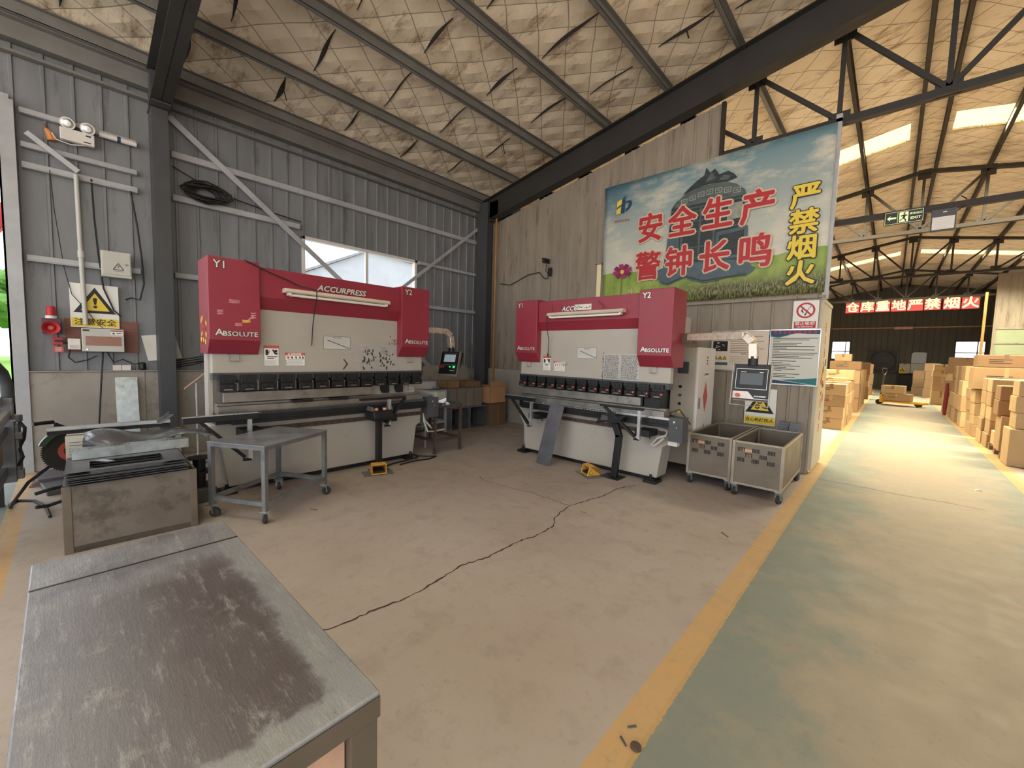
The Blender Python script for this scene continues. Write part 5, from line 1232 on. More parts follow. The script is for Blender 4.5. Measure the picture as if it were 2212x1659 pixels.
    # cables
    def cab(label, pts, r=.007):
        b = MB(); b.tube([at(*p) for p in pts], r, 6); tag(b.build('cable', m_cable, smooth=True), label, 'cable')
    cab('thin cord slanting down from the girt to the caution sign', [(-.1, 3.33, .06), (-.08, 2.9, .03), (-.03, 2.3, .03), (.02, 2.0, .05), (.13, 1.83, .06), (.2, 1.7, .08), (.26, 1.63, .06)], .004)
    cab('thick black cable down the left side of the column', [(.55, 3.3, .05), (.6, 2.9, .04), (.63, 2.5, .05), (.64, 2.2, .06), (.6, 2.0, .04), (.52, 2.02, .03), (.47, 1.99, .03)], .009)
    cab('dark cable behind the upper electrical box', [(.22, 3.34, .04), (.23, 2.9, .03), (.25, 2.5, .03), (.28, 2.1, .05), (.36, 1.85, .05), (.42, 1.78, .05)], .008)
    cab('cable from the socket box looping to the ledge', [(-.01, 1.4, .06), (-.03, 1.28, .04), (.02, 1.22, .04), (.12, 1.25, .04), (.2, 1.3, .06)], .007)
    cab('cable dropping from the distribution box over the plinth', [(.25, 1.36, .08), (.24, 1.2, .12), (.23, 1.1, .14), (.21, .8, .12), (.19, .5, .12), (.18, .2, .12)], .008)
    cab('cable arching along the ledge left of the column', [(.28, 1.36, .06), (.34, 1.22, .06), (.42, 1.26, .05), (.52, 1.2, .06), (.6, 1.22, .08)], .007)
    cab('black cable slack from column to window along the upper girt', [(.95, 3.72, .09), (1.2, 3.62, .08), (1.55, 3.52, .08), (2.0, 3.46, .08), (2.5, 3.42, .07)], .008)
    for k in range(4):
        cab('cable of the tangle on the ledge right of the column, ' + ('lowest', 'second', 'third', 'top')[k] + ' one', [(.93, 1.16 + .03 * k, .07), (1.1 + .05 * k, 1.2 + .04 * k, .1), (1.3, 1.27 - .02 * k, .08), (1.5, 1.17 + .02 * k, .09), (1.9, 1.14, .08)], .008)
    b = MB()
    for k in range(9):
        ph = rnd.uniform(0, 6); b.tube([at(1.3 + (.1 + .018 * k) * math.cos(a * .5236 + ph) * 1.2, 3.49 + (.07 + .02 * (k % 4)) * math.sin(a * .5236 + ph) + rnd.uniform(-.015, .015), .05 + .01 * k) for a in range(12)], .011, 5, True)
    tag(b.build('cable_coil', m_cable, smooth=True), 'black coil of cable lying on the girt beside the column', 'cable')
    b = MB()
    for k in range(3): b.tube([at(5.6 + .13 * math.cos(a * .5236), 1.3 + .16 * math.sin(a * .5236), .1 + .02 * k + .01 * math.sin(a)) for a in range(12)], .01, 6, True)
    tag(b.build('hose_coil', m_cable, smooth=True), 'black hose coil hung on the wall by the corner column', 'hose')
wall_left_items()

# ================================================================= THINGS ON THE PARTITION
def partition_items():
    r, u = X3, Z3; WY = 6.425
    t = thing('banner', 'big printed safety banner with a bronze bell and red and yellow characters', 'banner', (-3.85, 6.40, 2.33))
    b = MB(); W, H = 3.17, 2.03; n, m = 40, 16; V = []
    for i in range(n + 1):
        for j in range(m + 1):
            s, z = i / n, j / m
            x = W * s + .03 * (1 - s) * (1 - z); V.append((x, .006 * math.sin(9 * s + 4 * z) + (.012 * math.sin(26 * (s + z * .35)) * max(0, 1 - s * 4.5)), H * z))
    b.add(V, [(i * (m + 1) + j, (i + 1) * (m + 1) + j, (i + 1) * (m + 1) + j + 1, i * (m + 1) + j + 1) for i in range(n) for j in range(m)])
    cl = b.build('cloth', m_banner, t, smooth=True); s = cl.modifiers.new('thick', 'SOLIDIFY'); s.thickness = .003; s.offset = 0
    # bell print, in thin layers
    mb = [M('bell dark', (46, 56, 58), .5, 0, .3, 6, stretch=(1, 1, 4)), M('bell mid', (84, 96, 96), .5, 0, .3, 8, stretch=(1, 1, 3)), M('bell light', (150, 152, 142), .5, 0, .25, 10), M('bell blue', (78, 96, 106), .5, 0, .25, 7)]
    b = MB(); o = (0, -.028, 0)
    def ll(z): return 1.05 + .12 * z - .02 * (z - .7) ** 2
    def rr(z): return 2.31 - .07 * z
    b.mi = 0; b.plate(o, r, u, [(ll(.4), .4), (rr(.4), .4), (rr(.8), .8), (rr(1.2), 1.2), (rr(1.4), 1.4), (2.14, 1.52), (2.0, 1.58), (1.5, 1.58), (1.28, 1.52), (1.2, 1.42), (ll(1.1), 1.1), (ll(.8), .8)], .0006)
    b.mi = 3; b.plate(o, r, u, [(1.0, .5), (1.02, .4), (1.1, .29), (1.2, .26), (1.33, .31), (1.46, .35), (1.58, .29), (1.72, .25), (1.9, .26), (2.1, .31), (2.28, .29), (2.36, .34), (2.4, .39), (2.35, .42), (2.3, .5), (2.0, .55), (1.2, .58)], .0010)
    b.mi = 0; b.plate(o, r, u, [(1.05, .33), (1.2, .275), (1.46, .36), (1.72, .265), (2.28, .305), (2.3, .33), (1.72, .29), (1.46, .385), (1.2, .3)], .0014)
    b.mi = 1; b.plate(o, r, u, [(1.24, 1.42), (2.22, 1.40), (2.21, 1.47), (2.1, 1.57), (1.96, 1.64), (1.6, 1.66), (1.4, 1.6), (1.27, 1.5)], .0012)
    for k in range(7):
        x, z = 1.34 + k * .12, 1.45 + .06 * math.sin(math.pi * k / 6); b.mi = 2; b.plate(o, r, u, [(x, z), (x + .095, z), (x + .095, z + .075), (x, z + .075)], .0016); b.mi = 1; b.plate(o, r, u, [(x + .012, z + .012), (x + .083, z + .012), (x + .083, z + .063), (x + .012, z + .063)], .002); b.mi = 2; b.plate(o, r, u, [(x + .03, z + .03), (x + .065, z + .03), (x + .065, z + .045), (x + .03, z + .045)], .0024)
    b.mi = 0; b.plate(o, r, u, [(1.36, 1.6), (1.46, 1.68), (1.56, 1.75), (1.66, 1.8), (1.68, 1.9), (1.74, 1.82), (1.8, 1.86), (1.86, 1.76), (1.98, 1.78), (2.06, 1.72), (2.1, 1.66), (1.98, 1.64), (1.7, 1.67)], .0014)
    b.mi = 1; b.plate(o, r, u, [(1.68, 1.7), (1.76, 1.82), (1.82, 1.72)], .0018); b.plate(o, r, u, [(1.86, 1.68), (1.92, 1.74), (2.02, 1.7), (1.98, 1.66)], .0018)
    b.mi = 1
    for z in (.62, .78, 1.0, 1.16, 1.3, 1.36): b.plate(o, r, u, [(ll(z), z), (rr(z), z), (rr(z), z + .016), (ll(z), z + .016)], .0012)
    b.mi = 3; b.plate(o, r, u, [(1.85, .56), (2.29, .56), (2.27, .98), (1.87, .95)], .0011); b.plate(o, r, u, [(1.14, .6), (1.34, .6), (1.34, 1.0), (1.16, 1.0)], .0011)
    b.mi = 0; b.plate(o, r, u, [(1.9, .6), (2.24, .6), (2.23, .93), (1.91, .9)], .0014)
    b.mi = 2; b.plate(o, r, u, [(2.0, 1.1), (2.2, 1.1), (2.19, 1.32), (2.01, 1.32)], .0013)
    for x in (1.36, 1.62, 1.82): b.mi = 1; b.plate(o, r, u, [(x, .6), (x + .025, .6), (x + .03, 1.36), (x + .005, 1.36)], .0015)
    b.build('bell_print', mb, t)
    # flower
    b = MB()
    fx, fz = .41, .57
    for k in range(8):
        a = k * math.pi / 4 + .2; c, s_ = math.cos(a), math.sin(a)
        b.mi = k % 2; b.plate(o, r, u, [(fx + c * p - s_ * q * .8, fz + (s_ * p + c * q) * .72) for p, q in ((.02, 0), (.08, -.045), (.17, -.05), (.165, 0), (.175, .045), (.08, .045))], .001 + .0004 * (k % 2))
    b.mi = 2; b.disc(o, r, u, fx, fz - .01, .035, .0022, 14); b.mi = 3; b.plate(o, r, u, [(fx - .005, .5), (fx + .005, .5), (fx - .01, .1), (fx - .025, .1)], .0008)
    b.mi = 4
    for px, pz in ((.58, .22), (.62, .1), (.4, .08), (.54, .06)):
        for k in range(5):
            a = k * 1.2566; b.plate(o, r, u, [(px, pz), (px + .05 * math.cos(a - .3), pz + .03 * math.sin(a - .3)), (px + .06 * math.cos(a), pz + .04 * math.sin(a)), (px + .05 * math.cos(a + .3), pz + .03 * math.sin(a + .3))], .001)
    b.build('flower_print', [M('magenta petal', (168, 44, 104), .5, 0, .15, 12), M('deep magenta petal', (132, 30, 84), .5, 0, .15, 12), m_signyel, M('stem green', (96, 128, 60), .6, 0, .1, 8), M('cream petal', (226, 206, 176), .6, 0, .1, 12)], t)
    # logo
    def lg(pts): return [(.25 + (p - 200) * .00073, 1.81 - (q - 110 + (p - 430) * .24) * .000585) for p, q in pts]
    b = MB(); b.mi = 0; b.plate(o, r, u, lg([(215, 280), (335, 205), (330, 350), (215, 440)]), .001); b.plate(o, r, u, lg([(205, 510), (315, 410), (310, 610), (200, 640)]), .001)
    b.mi = 1; b.plate(o, r, u, lg([(340, 270), (420, 205), (400, 590), (315, 610)]), .0012); b.plate(o, r, u, lg([(345, 195), (440, 105), (430, 140), (345, 215)]), .0012); b.plate(o, r, u, lg([(345, 235), (420, 165), (420, 190), (340, 255)]), .0012)
    b.plate(o, r, u, lg([(420, 300), (480, 250), (540, 240), (580, 280), (570, 370), (520, 480), (430, 560), (430, 500), (490, 420), (510, 350), (500, 310), (470, 300), (400, 330), (300, 400), (210, 490), (215, 470), (310, 370)]), .0016)
    b.build('logo', [m_signyel, m_navy], t)
    b = MB()
    for k in range(6): b.marks(o, r, u, .23 + .05 * k, 1.425 - .004 * k, .042)
    b.build('lettering', m_fadered, t)
    b = MB()
    for word, xs, zs, sz in (('安全生产', (.87, 1.37, 1.87, 2.38), (1.17, 1.17, 1.19, 1.17), .47), ('警钟长鸣', (.86, 1.35, 1.86, 2.38), (.57, .58, .58, .58), .47)):
        for ch, x, z in zip(word, xs, zs):
            b.mi = 1; b.text(ch, sz, (x, -.030, z), r, u, 0, .0006, sx=.92, bold=.034); b.mi = 0; b.text(ch, sz, (x, -.0338, z), r, u, 0, .0006, sx=.92, bold=.012)
    b.build('lettering', [m_signred, M('cream outline', (216, 192, 170), .5, 0, .03, 6)], t)
    b = MB()
    for ch, z in zip('严禁烟火', (1.2, .88, .56, .24)):
        b.mi = 1; b.text(ch, .32, (2.91, -.030, z), r, u, 0, .0006, sx=1.02, bold=.021); b.mi = 0; b.text(ch, .32, (2.91, -.0338, z), r, u, 0, .0006, sx=1.02, bold=.009)
    b.build('lettering', [m_signyel, m_signblack], t)
    # no smoking sign
    t = thing('no_smoking_sign', 'white no smoking sign with a red ring on the partition', 'sign', (-.99, WY, 1.88))
    b = MB(); b.rect((0, 0, 0), r, u, 0, 0, .27, .36, .004); b.build('board', m_signwhite, t); b = MB(); o2 = (0, -.004, 0)
    b.mi = 0; b.ring(o2, r, u, .135, .235, .078, .1, .0012); b.rect(o2, r, u, .02, .01, .25, .095, .001)
    d = .064; b.plate(o2, r, u, [(.135 - d - .007, .235 + d - .007), (.135 - d + .007, .235 + d + .007), (.135 + d + .007, .235 - d + .007), (.135 + d - .007, .235 - d - .007)], .002)
    b.mi = 1; b.plate(o2, r, u, [(.12, .175), (.135, .17), (.19, .28), (.18, .29)], .0012); b.plate(o2, r, u, [(.1, .26), (.085, .23), (.11, .2), (.115, .215), (.1, .235), (.112, .26)], .0012); b.mi = 2; b.plate(o2, r, u, [(.142, .195), (.15, .192), (.185, .275), (.178, .28)], .0016)
    b.build('emblem', [m_signred, m_signblack, m_signwhite], t)
    b = MB(); b.text('禁止吸烟', .05, (.135, -.0052, .065), r, u, .0008, .0005, sx=1.05); b.text('NO SMOKING', .022, (.135, -.0052, .026), r, u, .0005, .0005, sx=1.2); b.build('lettering', m_signwhite, t)
    # left notice board
    t = thing('notice_board', 'cream machine notice board behind the control arm, with a dark picture', 'sign', (-1.97, WY, 1.31))
    b = MB(); b.rect((0, 0, 0), r, u, 0, 0, .74, .56, .006); b.build('board', M('cream board', (222, 206, 190), .5, 0, .03, 4), t)
    b = MB(); b.mi = 0
    for a_ in ((0, .55, .745, .565), (0, -.01, .745, .005), (0, 0, .01, .56), (.735, 0, .75, .56)): b.rect((0, 0, 0), r, u, *a_, .012)
    b.build('frame', m_alu, t)
    b = MB(); o3 = (0, -.006, 0); b.rect(o3, r, u, .03, .27, .225, .415, .001); b.mi = 1
    for k in range(9): cx, cz = rnd.uniform(.05, .2), rnd.uniform(.285, .4); b.rect(o3, r, u, cx, cz, cx + .03, cz + rnd.uniform(.004, .012), .0014)
    b.mi = 2; b.rect(o3, r, u, .02, .07, .235, .11, .001); b.build('picture', [m_black, m_greybox, M('poster blue', (36, 96, 130), .5, 0, .05, 4)], t)
    b = MB()
    for k in range(3):
        x = .045 + k * .06; b.mi = 1; b.plate(o3, r, u, [(x, .15), (x + .056, .15), (x + .028, .205)], .001); b.mi = 0; b.plate(o3, r, u, [(x + .012, .156), (x + .044, .156), (x + .028, .188)], .0014)
        b.mi = 0; b.rect(o3, r, u, x, .135, x + .056, .145, .001); b.mi = 1; b.plate(o3, r, u, [(x + .02, .16), (x + .034, .16), (x + .03, .178)], .0018)
    b.build('hazard_mark', [m_signyel, m_signblack], t)
    b = MB()
    for k in range(7): b.rect(o3, r, u, .26, .405 - k * .025, .68 - (.06 * (k % 4)), .411 - k * .025, .001)
    b.rect(o3, r, u, .38, .445, .52, .455, .001); b.rect(o3, r, u, .08, .475, .12, .481, .001); b.rect(o3, r, u, .18, .475, .66, .481, .001); b.rect(o3, r, u, .4, .23, .48, .238, .001)
    for k in range(8): b.rect(o3, r, u, .26, .2 - k * .014, .5 + .02 * (k % 3), .202 - k * .014, .001)
    b.rect(o3, r, u, .3, .08, .4, .086, .001); b.build('print', m_ink, t)
    # right notice board
    t = thing('notice_board', 'white rule board with a dark blue wave header under the no smoking sign', 'sign', (-1.23, WY, 1.155))
    b = MB(); b.rect((0, 0, 0), r, u, 0, 0, .55, .715, .006); b.build('board', M('white board', (214, 214, 206), .45, 0, .03, 4), t)
    b = MB()
    for a_ in ((-.005, .71, .555, .722), (-.005, -.008, .555, .004), (-.005, 0, .004, .715), (.546, 0, .555, .715)): b.rect((0, 0, 0), r, u, *a_, .012)
    b.build('frame', m_alu, t)
    b = MB(); b.mi = 0; b.plate(o3, r, u, [(.004, .71), (.546, .71), (.546, .655), (.42, .66), (.3, .67), (.18, .645), (.09, .625), (.004, .645)], .001); b.mi = 1; b.plate(o3, r, u, [(.004, .645), (.09, .625), (.18, .645), (.24, .655), (.2, .64), (.1, .612), (.004, .63)], .0012)
    b.mi = 1; b.plate(o3, r, u, [(.546, .004), (.546, .1), (.4, .08), (.15, .055), (.35, .03)], .001); b.mi = 0; b.plate(o3, r, u, [(.004, .004), (.5, .004), (.3, .03), (.1, .05), (.004, .05)], .0012); b.build('wave_print', [m_navy, m_bluegreen], t)
    b = MB(); [b.marks((0, -.0072, 0), r, u, .06 + k * .054, .684, .044) for k in range(9)]; b.build('lettering', m_signred, t)
    b = MB()
    for k in range(25):
        if k in (13, 21): continue
        b.rect(o3, r, u, .04, .6 - k * .0212, (.53, .44, .12, .36, .31, .5, .2, .5, .12, .53, .5, .34, .48)[k % 13] if k < 13 else .16 + .05 * (k * 7 % 5), .608 - k * .0212, .001)
    b.build('print', m_ink, t)
    # gear caution sign
    t = thing('warning_sign', 'caution sign with meshing gears and a hand below the control panel', 'sign', (-1.475, WY, .575))
    b = MB(); b.rect((0, 0, 0), r, u, 0, 0, .375, .50, .004); b.build('board', m_signwhite, t); o4 = (0, -.004, 0)
    b = MB(); b.mi = 1; b.plate(o4, r, u, [(.01, .165), (.355, .165), (.185, .46)], .001); b.mi = 0; b.plate(o4, r, u, [(.075, .2), (.295, .2), (.185, .39)], .0016); b.rect(o4, r, u, .008, .01, .367, .115, .001); b.mi = 1
    def gear(cx, cz, rad):
        p = []
        for k in range(12):
            a = k * math.pi / 6
            for da, rr in ((-.18, rad), (-.1, rad * 1.22), (.1, rad * 1.22), (.18, rad)): p.append((cx + rr * math.cos(a + da), cz + rr * math.sin(a + da)))
        b.mi = 1; b.plate(o4, r, u, p, .0022); b.mi = 0; b.disc(o4, r, u, cx, cz, rad * .55, .0026, 16); b.mi = 1; b.disc(o4, r, u, cx, cz, rad * .28, .003, 12)
    gear(.18, .315, .026); gear(.155, .25, .028); b.mi = 1; b.plate(o4, r, u, [(.19, .27), (.21, .25), (.215, .235), (.265, .225), (.27, .25), (.23, .262)], .0022)
    b.build('triangle', [m_signyel, m_signblack], t)
    b = MB(); b.text('当心机械伤人', .056, (.187, -.0055, .065), r, u, .001, .0005, sx=1.03); b.build('lettering', m_signblack, t)
    # camera
    t = thing('security_camera', 'small dark camera on a bracket above the left cover of the right machine', 'camera', (-4.97, WY, 3.1))
    b = MB(); b.box(-.07, -.05, -.11, .0, -.01, .05); b.build('power_box', m_black, t, bevel=.004); b = MB(); b.bar((.05, -.01, .08), (-.04, -.12, .1), .014, .014); b.bar((-.05, -.12, .1), (-.06, -.12, .14), .014, .014); b.build('bracket', m_steel, t)
    b = MB(); b.box(-.1, -.2, .13, -.03, -.05, .2); b.box(-.11, -.23, .2, -.02, -.05, .207); c = b.build('body', m_black, t, bevel=.006); b = MB(); b.cyl((-.065, -.2, .165), (-.065, -.206, .165), .02, 14); b.build('lens', m_screen, c)
    b = MB(); b.tube([(-.04, -.05, -.08), (-.1, -.03, -.16), (-.2, -.02, -.12), (-.3, -.02, .0), (-.6, -.02, -.02), (-1.1, -.02, -.18), (-1.4, -.02, -.12)], .008, 6); b.tube([(-.06, -.1, .13), (-.12, -.06, .0), (-.06, -.04, -.06)], .006, 6); b.build('cable', m_cable, t, smooth=True)
    # exit sign and flood lamp on the cross rail
    t = thing('exit_sign', 'dark green exit sign with an arrow and a running figure over the aisle', 'sign', (-.185, 6.565, 3.075)); o5 = (0, 0, 0)
    b = MB(); b.box(0, 0, 0, .335, .02, .15); b.build('case', M('exit sign black green', (24, 34, 30), .35, 0, .1, 6), t, bevel=.003)
    m_exit = glow('exit sign face', (222, 226, 170), .55); b = MB()
    for a_ in ((.008, .008, .327, .011), (.008, .139, .327, .142), (.008, .008, .011, .142), (.324, .008, .327, .142), (.115, .01, .118, .14)): b.rect(o5, r, u, *a_, .001)
    b.plate(o5, r, u, [(.025, .075), (.055, .105), (.05, .085), (.105, .082), (.105, .066), (.05, .063), (.055, .045)], .0012); b.rect(o5, r, u, .13, .02, .205, .13, .001); b.build('panel', m_exit, t)
    b = MB(); b.disc(o5, r, u, .172, .115, .009, .002, 12); b.plate(o5, r, u, [(.16, .1), (.175, .104), (.185, .085), (.176, .06), (.19, .045), (.19, .025), (.18, .025), (.178, .042), (.162, .058), (.15, .04), (.135, .036), (.135, .046), (.148, .05), (.158, .068), (.162, .085), (.145, .08), (.143, .092)], .002); b.plate(o5, r, u, [(.178, .095), (.195, .08), (.2, .088), (.182, .104)], .002); b.build('running_figure', m_signblack, t)
    b = MB(); b.text('安全出口', .026, (.267, -.0005, .1), r, u, .0004, .0006); b.text('EXIT', .036, (.267, -.0005, .05), r, u, .001, .0006, sx=1.2); b.build('lettering', m_exit, t)
    t = thing('flood_lamp', 'square flood lamp hanging from the cross rail', 'lamp', (.205, 6.53, 2.93))
    b = MB(); b.box(0, 0, 0, .195, .05, .235); b.build('housing', m_dgrey, t, bevel=.006); b = MB(); b.box(.012, -.004, .015, .183, .0, .15); b.build('lens', m_plasticw, t); b = MB(); b.rect((0, 0, 0), X3, Z3, .09, .195, .12, .205, .001); b.build('print', m_signwhite, t)
    b = MB(); b.tube([(.2, .03, .2), (.25, .05, .25), (.26, .06, .32), (.22, .07, .36)], .006, 6); b.build('lead', m_cable, t)
    b = MB(); b.bar((.1, .06, .235), (.1, .07, .27), .03, .008); b.build('bracket', m_steel, t)
partition_items()

# ================================================================= WAREHOUSE
CART = {}
def carton(label, x0, y0, z0, w_, d_, h, m, group, rz=0, mark=0, tape=True):
    key = (round(w_, 3), round(d_, 3), round(h, 3), m)
    if key not in CART:
        b = MB(); b.box(-w_ / 2, -d_ / 2, 0, w_ / 2, d_ / 2, h); CART[key] = b.build('carton', m_card[m], bevel=.012)
        o = CART[key]
    else:
        o = CART[key].copy(); COL.objects.link(o)
    o.name = 'carton'; o.location = (x0 + w_ / 2, y0 + d_ / 2, z0); o.rotation_euler = (0, 0, rz)
    tag(o, label, 'carton', group)
    if tape:
        b = MB(); b.box(-.03, -d_ / 2 - .0012, h * .55, .03, -d_ / 2, h); b.box(-.03, -d_ / 2, h, .03, d_ / 2, h + .001) 
        b.build('tape', m_card[min(3, m + 1)], o)
    if mark:
        b = MB()
        for k in range(mark): b.rect((0, -d_ / 2, 0), X3, Z3, -w_ * .3, h * .6 - k * .035, -w_ * .3 + w_ * (.25 if k % 2 else .4), h * .6 + .012 - k * .035, .001)
        b.build('printed_mark', m_ink, o)
    return o
TIER = ['on the floor', 'second up', 'third up', 'fourth up', 'fifth up', 'sixth up', 'seventh up']
def column(where, x0, y0, w_, d_, hs, m, group, z=0.002, jit=.02, mark=0, first=0, tape=True):
    for k, h in enumerate(hs):
        j = rnd.uniform(-jit, jit); m2 = m if rnd.random() < .6 else (m + 1) % 3 if m < 3 else 3; carton('carton %s in the %s' % (TIER[k + first], where), x0 + j, y0 + rnd.uniform(0, jit), z, w_, d_, h - .001, m2, group, rnd.uniform(-.012, .012), mark, tape); z += h
# left of the aisle, beyond the partition
G1 = 'cartons left of the aisle'
column('front column of the stack beside the partition end', -1.19, 11.28, .5, .5, [.25, .25, .25, .25], 0, G1, mark=2)
column('front column hidden half by the partition end', -1.72, 11.3, .5, .5, [.25, .25, .25, .25], 0, G1)
for k, nm in enumerate(('second', 'third', 'fourth', 'fifth')):
    column(nm + ' column along the left edge of the aisle', -1.18, 11.82 + .62 * k, .5, .58, [.25, .25, .25, .28], 0, G1, mark=0)
for k, (x0, y0, z, w_, d_, h, m, lab, mk) in enumerate(((-1.3, 13.1, 1.04, .63, .6, .25, 1, 'long light tan carton lying across the top of the left stack', 2), (-1.35, 12.2, 1.035, .6, .55, .08, 1, 'thin flat carton on the left stack, before the long light one', 2), (-1.4, 15.9, 1.27, .74, .6, .25, 2, 'brown carton with dark printing on top of the farther left column', 3), (-1.3, 15.95, 1.522, .4, .4, .22, 1, 'small light carton topmost on the left, before the far window', 0))):
    carton(lab, x0, y0, z, w_, d_, h, m, G1, 0, mk)
column('column under the brown printed carton', -1.4, 15.9, .74, .6, [.42, .42, .43], 2, G1, tape=False)
for k in range(7):
    b = MB(); b.box(-.28, -.01, 0, .28, .01, 1.25 - .12 * (k % 3)); tag(b.build('flat_board', m_card[1], loc=(-.94 - .03 * (k % 2), 17.2 + .45 * k, .002), rot=(R(-3), 0, 0)), 'folded carton sheet standing at the left aisle edge, %s of the row' % ('nearest', 'second', 'third', 'fourth', 'fifth', 'sixth', 'farthest')[k], 'board', 'folded cartons left of the aisle')
column('darker column at the far left of the aisle', -1.25, 22.34, .6, .6, [.5, .25, .25, .5], 2, G1, tape=False)  # far left columns use browner, darker card
column('darker rear column at the far left of the aisle', -1.2, 25.3, .6, .6, [.5, .5, .45], 3, G1, tape=False)
# right of the aisle, nearest first
G2 = 'cartons right of the aisle'
carton('tall tan carton nearest to the viewer on the right of the aisle', 1.34, 9.36, .002, .62, .5, .55, 1, G2)
column('upper pile on the nearest tall carton', 1.39, 9.42, .5, .42, [.24, .24, .23], 1, G2, .556, first=1)
carton('tall tan carton on a pallet behind the nearest one', 1.34, 10.06, .112, .55, .46, .565, 0, G2, tape=False)
column('pile on the palletted tall carton', 1.31, 10.1, .5, .42, [.245, .235], 2, G2, .681, first=1, tape=False)
t = thing('pallet', 'wooden pallet under the tall cartons right of the aisle', 'pallet', (1.36, 10.0, 0))
b = MB()
for k in range(5): b.box(0, .02 + k * .26, .085, 1.1, .12 + k * .26, .107)
b.build('deck_board', m_card[3], t)
for x in (0, .5, 1.0):
    for y in (.02, .5, 1.0): b = MB(); b.box(x, y, 0, x + .1, y + .12, .085); b.build('block', m_card[3], t)
carton('low pale carton lying on the pallet', 1.37, 10.62, .112, .5, .44, .24, 1, G2, tape=False)
column('column just past the pallet', 1.35, 11.18, .55, .48, [.25, .24, .26, .25, .24], 0, G2, mark=0)
column('column second past the pallet', 1.33, 11.72, .55, .48, [.25, .24, .27, .24, .24], 0, G2)
column('column set back beyond the pallet', 1.93, 11.3, .55, .6, [.25, .24, .26, .25, .24], 2, G2, tape=False)
column('column below the long printed cartons', 1.31, 12.64, .6, .6, [.25, .2, .25, .29], 0, G2)
carton('long tan carton with printing, lower of two above the right stacks', 1.24, 12.5, 1.0, .85, .7, .45, 0, G2, 0, 3)
carton('long tan carton with printing, upper of two above the right stacks', 1.27, 12.5, 1.452, .75, .6, .25, 2, G2, 0, 3)
carton('light carton beside the upper long printed carton', 2.06, 12.52, 1.452, .5, .5, .22, 1, G2)
column('rear column below the long printed cartons', 1.31, 13.27, .6, .6, [.25, .24, .25, .24], 0, G2)
for k in range(4):
    column(('nearest', 'second', 'third', 'farthest')[k] + ' column of the middle right block', 1.28, 14.39 + .66 * k, .52, .62, [.37, .37, .38, .35], (0, 2, 0, 2)[k], G2, mark=0)
column('tall column at the middle right', 1.26, 18.3, .5, .55, [.26, .26, .24, .24, .23, .23], 1, G2)
carton('brown carton topping the tall middle right column', 1.3, 18.3, 1.47, .7, .5, .26, 2, G2)
column('column before the far right corner', 1.16, 22.0, .5, .5, [.51, .54, .23, .23], 0, G2)
column('darker far right column', 1.12, 26.3, .5, .6, [.4, .4, .4, .36], 3, G2, tape=False)  # browner, darker cartons at the far right
column('darker far right column beside its twin', .78, 27.6, .4, .6, [.4, .4, .4], 3, G2, tape=False)
# pallet truck with two cartons
def pallet_truck():
    t = thing('pallet_truck', 'yellow pallet truck standing across the far aisle', 'pallet truck', (.3, 20.1, 0), (0, 0, R(-14)))
    for y in (-.22, .1):
        b = MB(); b.prism([(-.42, y), (.62, y), (.7, y + .06), (.62, y + .14), (-.42, y + .14)], 2, .1, .16); b.build('fork', m_yellow, t, bevel=.006)
        b = MB(); b.cyl((.5, y + .03, .05), (.5, y + .11, .05), .05, 14); b.box(.42, y + .05, .05, .5, y + .09, .11); b.build('load_wheel', m_rubber, t)
    b = MB(); b.prism([(-.52, .08), (-.38, .08), (-.38, .2), (-.46, .36), (-.52, .36)], 1, -.2, .22); b.build('chassis', m_yellow, t, bevel=.006)
    for y in (-.1, .06):
        b = MB(); b.cyl((-.56, y, .09), (-.56, y + .07, .09), .09, 16); b.build('steer_wheel', m_black, t)
    b = MB(); b.bar((-.54, .02, .3), (-.5, .04, 1.05), .045, .045, (0, 1, 0)); b.tube([(-.5, .04, 1.05), (-.5, -.16, 1.15), (-.5, -.2, 1.3), (-.5, .04, 1.32), (-.5, .28, 1.3), (-.5, .24, 1.15), (-.5, .04, 1.05)], .015, 8); b.build('handle', m_dgrey, t)
pallet_truck()
carton('lower carton on the yellow pallet truck', -.12, 19.85, .165, .72, .45, .26, 0, 'cartons on the pallet truck', R(-12), 2)
carton('upper carton on the yellow pallet truck', -.2, 19.92, .428, .62, .4, .28, 1, 'cartons on the pallet truck', R(-9), 1)
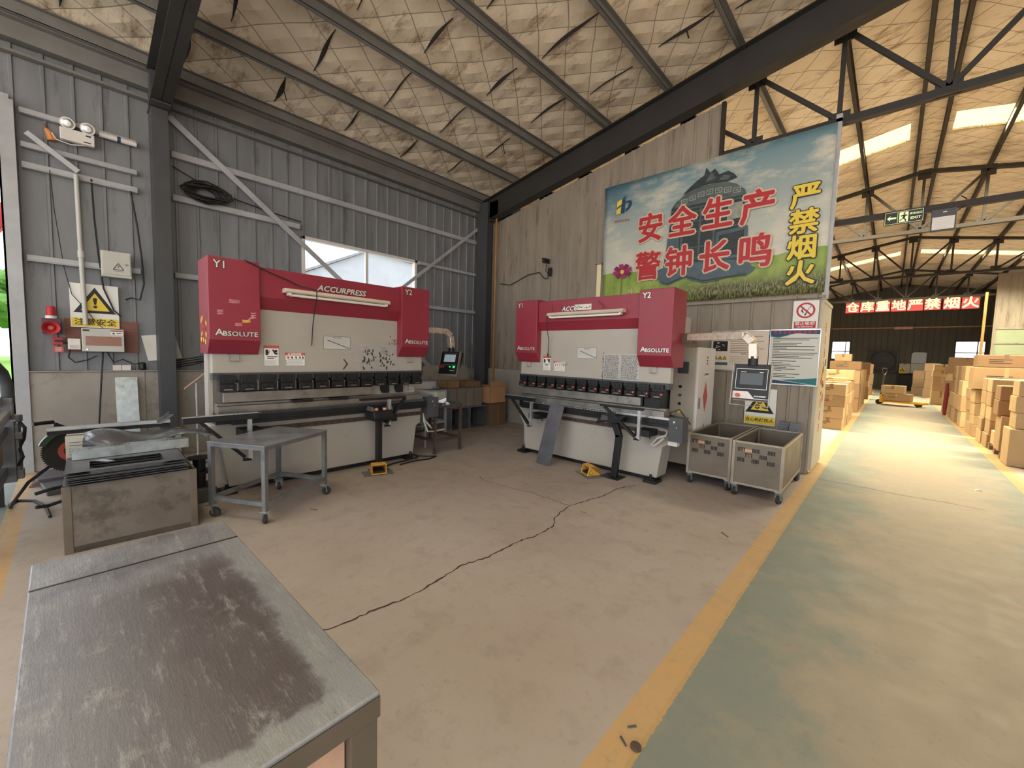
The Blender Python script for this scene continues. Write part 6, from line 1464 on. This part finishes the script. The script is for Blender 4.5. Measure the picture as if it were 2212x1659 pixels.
# far wall things
def far_items():
    t = thing('wall_fan', 'big square wall fan covered with black plastic on the far wall', 'fan', (-1.08, 32.9, 1.0))
    b = MB(); b.box(0, -.1, 0, 1.34, .0, .06); b.box(0, -.1, 1.24, 1.34, 0, 1.3); b.box(0, -.1, 0, .06, 0, 1.3); b.box(1.28, -.1, 0, 1.34, 0, 1.3); b.build('frame', m_dgrey, t)
    b = MB(); b.ring((0, -.1, 0), X3, Z3, .67, .65, .55, .61, .04, 30); b.build('shroud', m_rubber, t)
    b = MB(); n = 10; V = []
    for i in range(n + 1):
        for j in range(n + 1): V.append((.06 + 1.22 * i / n, -.06 + rnd.uniform(-.03, .03), .06 + 1.18 * j / n))
    b.add(V, [(i * 11 + j, (i + 1) * 11 + j, (i + 1) * 11 + j + 1, i * 11 + j + 1) for i in range(n) for j in range(n)]); b.build('plastic_cover', m_blackpl, t, smooth=True)
    t = thing('electrical_cabinet', 'grey cabinet with a small caution sign on the far wall', 'cabinet', (.32, 32.85, .97)); b = MB(); b.box(0, -.1, 0, .46, .1, .57); b.build('body', m_greybox, t, bevel=.008)
    b = MB(); o = (0, -.1, 0); b.rect(o, X3, Z3, .01, .03, .27, .33, .004); b.mi = 1; b.plate(o, X3, Z3, [(.03, .12), (.25, .12), (.14, .3)], .006); b.mi = 0; b.plate(o, X3, Z3, [(.08, .145), (.2, .145), (.14, .245)], .008); b.mi = 2; b.plate(o, X3, Z3, [(.16, .48), (.26, .5), (.28, .54), (.18, .53)], .004); b.build('caution_label', [m_signyel, m_signblack, m_signred], t)
    b = MB(); b.box(.8, 32.75, 1.0, 1.36, 32.95, 1.56); tag(b.build('white_carton', m_greybox), 'pale box under the white case on the far wall', 'box')
    b = MB(); b.prism([(.8, 1.58), (1.4, 1.58), (1.4, 2.17), (1.3, 2.2), (.9, 2.2), (.8, 2.12)], 1, 32.75, 32.95); tag(b.build('white_case', M('bluish white case', (196, 206, 220), .4, 0, .05, 3)), 'bluish white case on the far wall', 'case')
    b = MB(); b.box(.7, 32.75, .93, 1.5, 32.97, 1.0); tag(b.build('wall_shelf', m_black), 'dark shelf carrying the pale boxes on the far wall', 'shelf')
    b = MB(); b.box(.32, 32.4, 0, 1.2, 32.9, .9); tag(b.build('black_cabinet', m_black, bevel=.01), 'low black cabinet against the far wall', 'cabinet')
    t = thing('banner', 'row of red squares with pale characters hung from the far truss', 'banner', (0, 26.13, 3.93))
    xs = [-1.87, -1.3, -.63, -.07, .48, 1.03, 1.66, 2.3]; W = .52
    for ch, x in zip('仓库重地严禁烟火', [-1.6 + .548 * k + (.04 if k > 5 else 0) for k in range(8)]):
        b = MB(); b.box(x - .255, -.012, 0, x + .255, 0, .48); c = b.build('square', m_signred, t)
        b = MB(); b.text(ch, .5, (x, -.0125, .24), X3, Z3, 0, .002, bold=.013); b.build('lettering', M('pale character', (250, 234, 190), .5, 0, .03, 6) if 'pale character' not in bpy.data.materials else bpy.data.materials['pale character'], c)
    b = MB(); b.box(-1.9, -.006, .47, 2.6, .03, .54); b.build('hanging_strip', m_truss, t)
    b = MB(); b.box(-.04, 32.5, 3.5, .73, 32.55, 3.64); tag(b.build('red_strip', m_copper), 'small peach red strip on the yellowed pipe of the far wall', 'sign')
    b = MB(); b.tube([(1.25, 17.6, .95), (1.25, 17.6, .6), (1.24, 17.6, .3), (1.24, 17.6, .0)], [.03, .05, .05, .035], 8); tag(b.build('red_cloth', M('deep red cloth', (122, 34, 44), .7, 0, .1, 6)), 'narrow deep red bundle between the right carton stacks', 'cloth')
far_items()
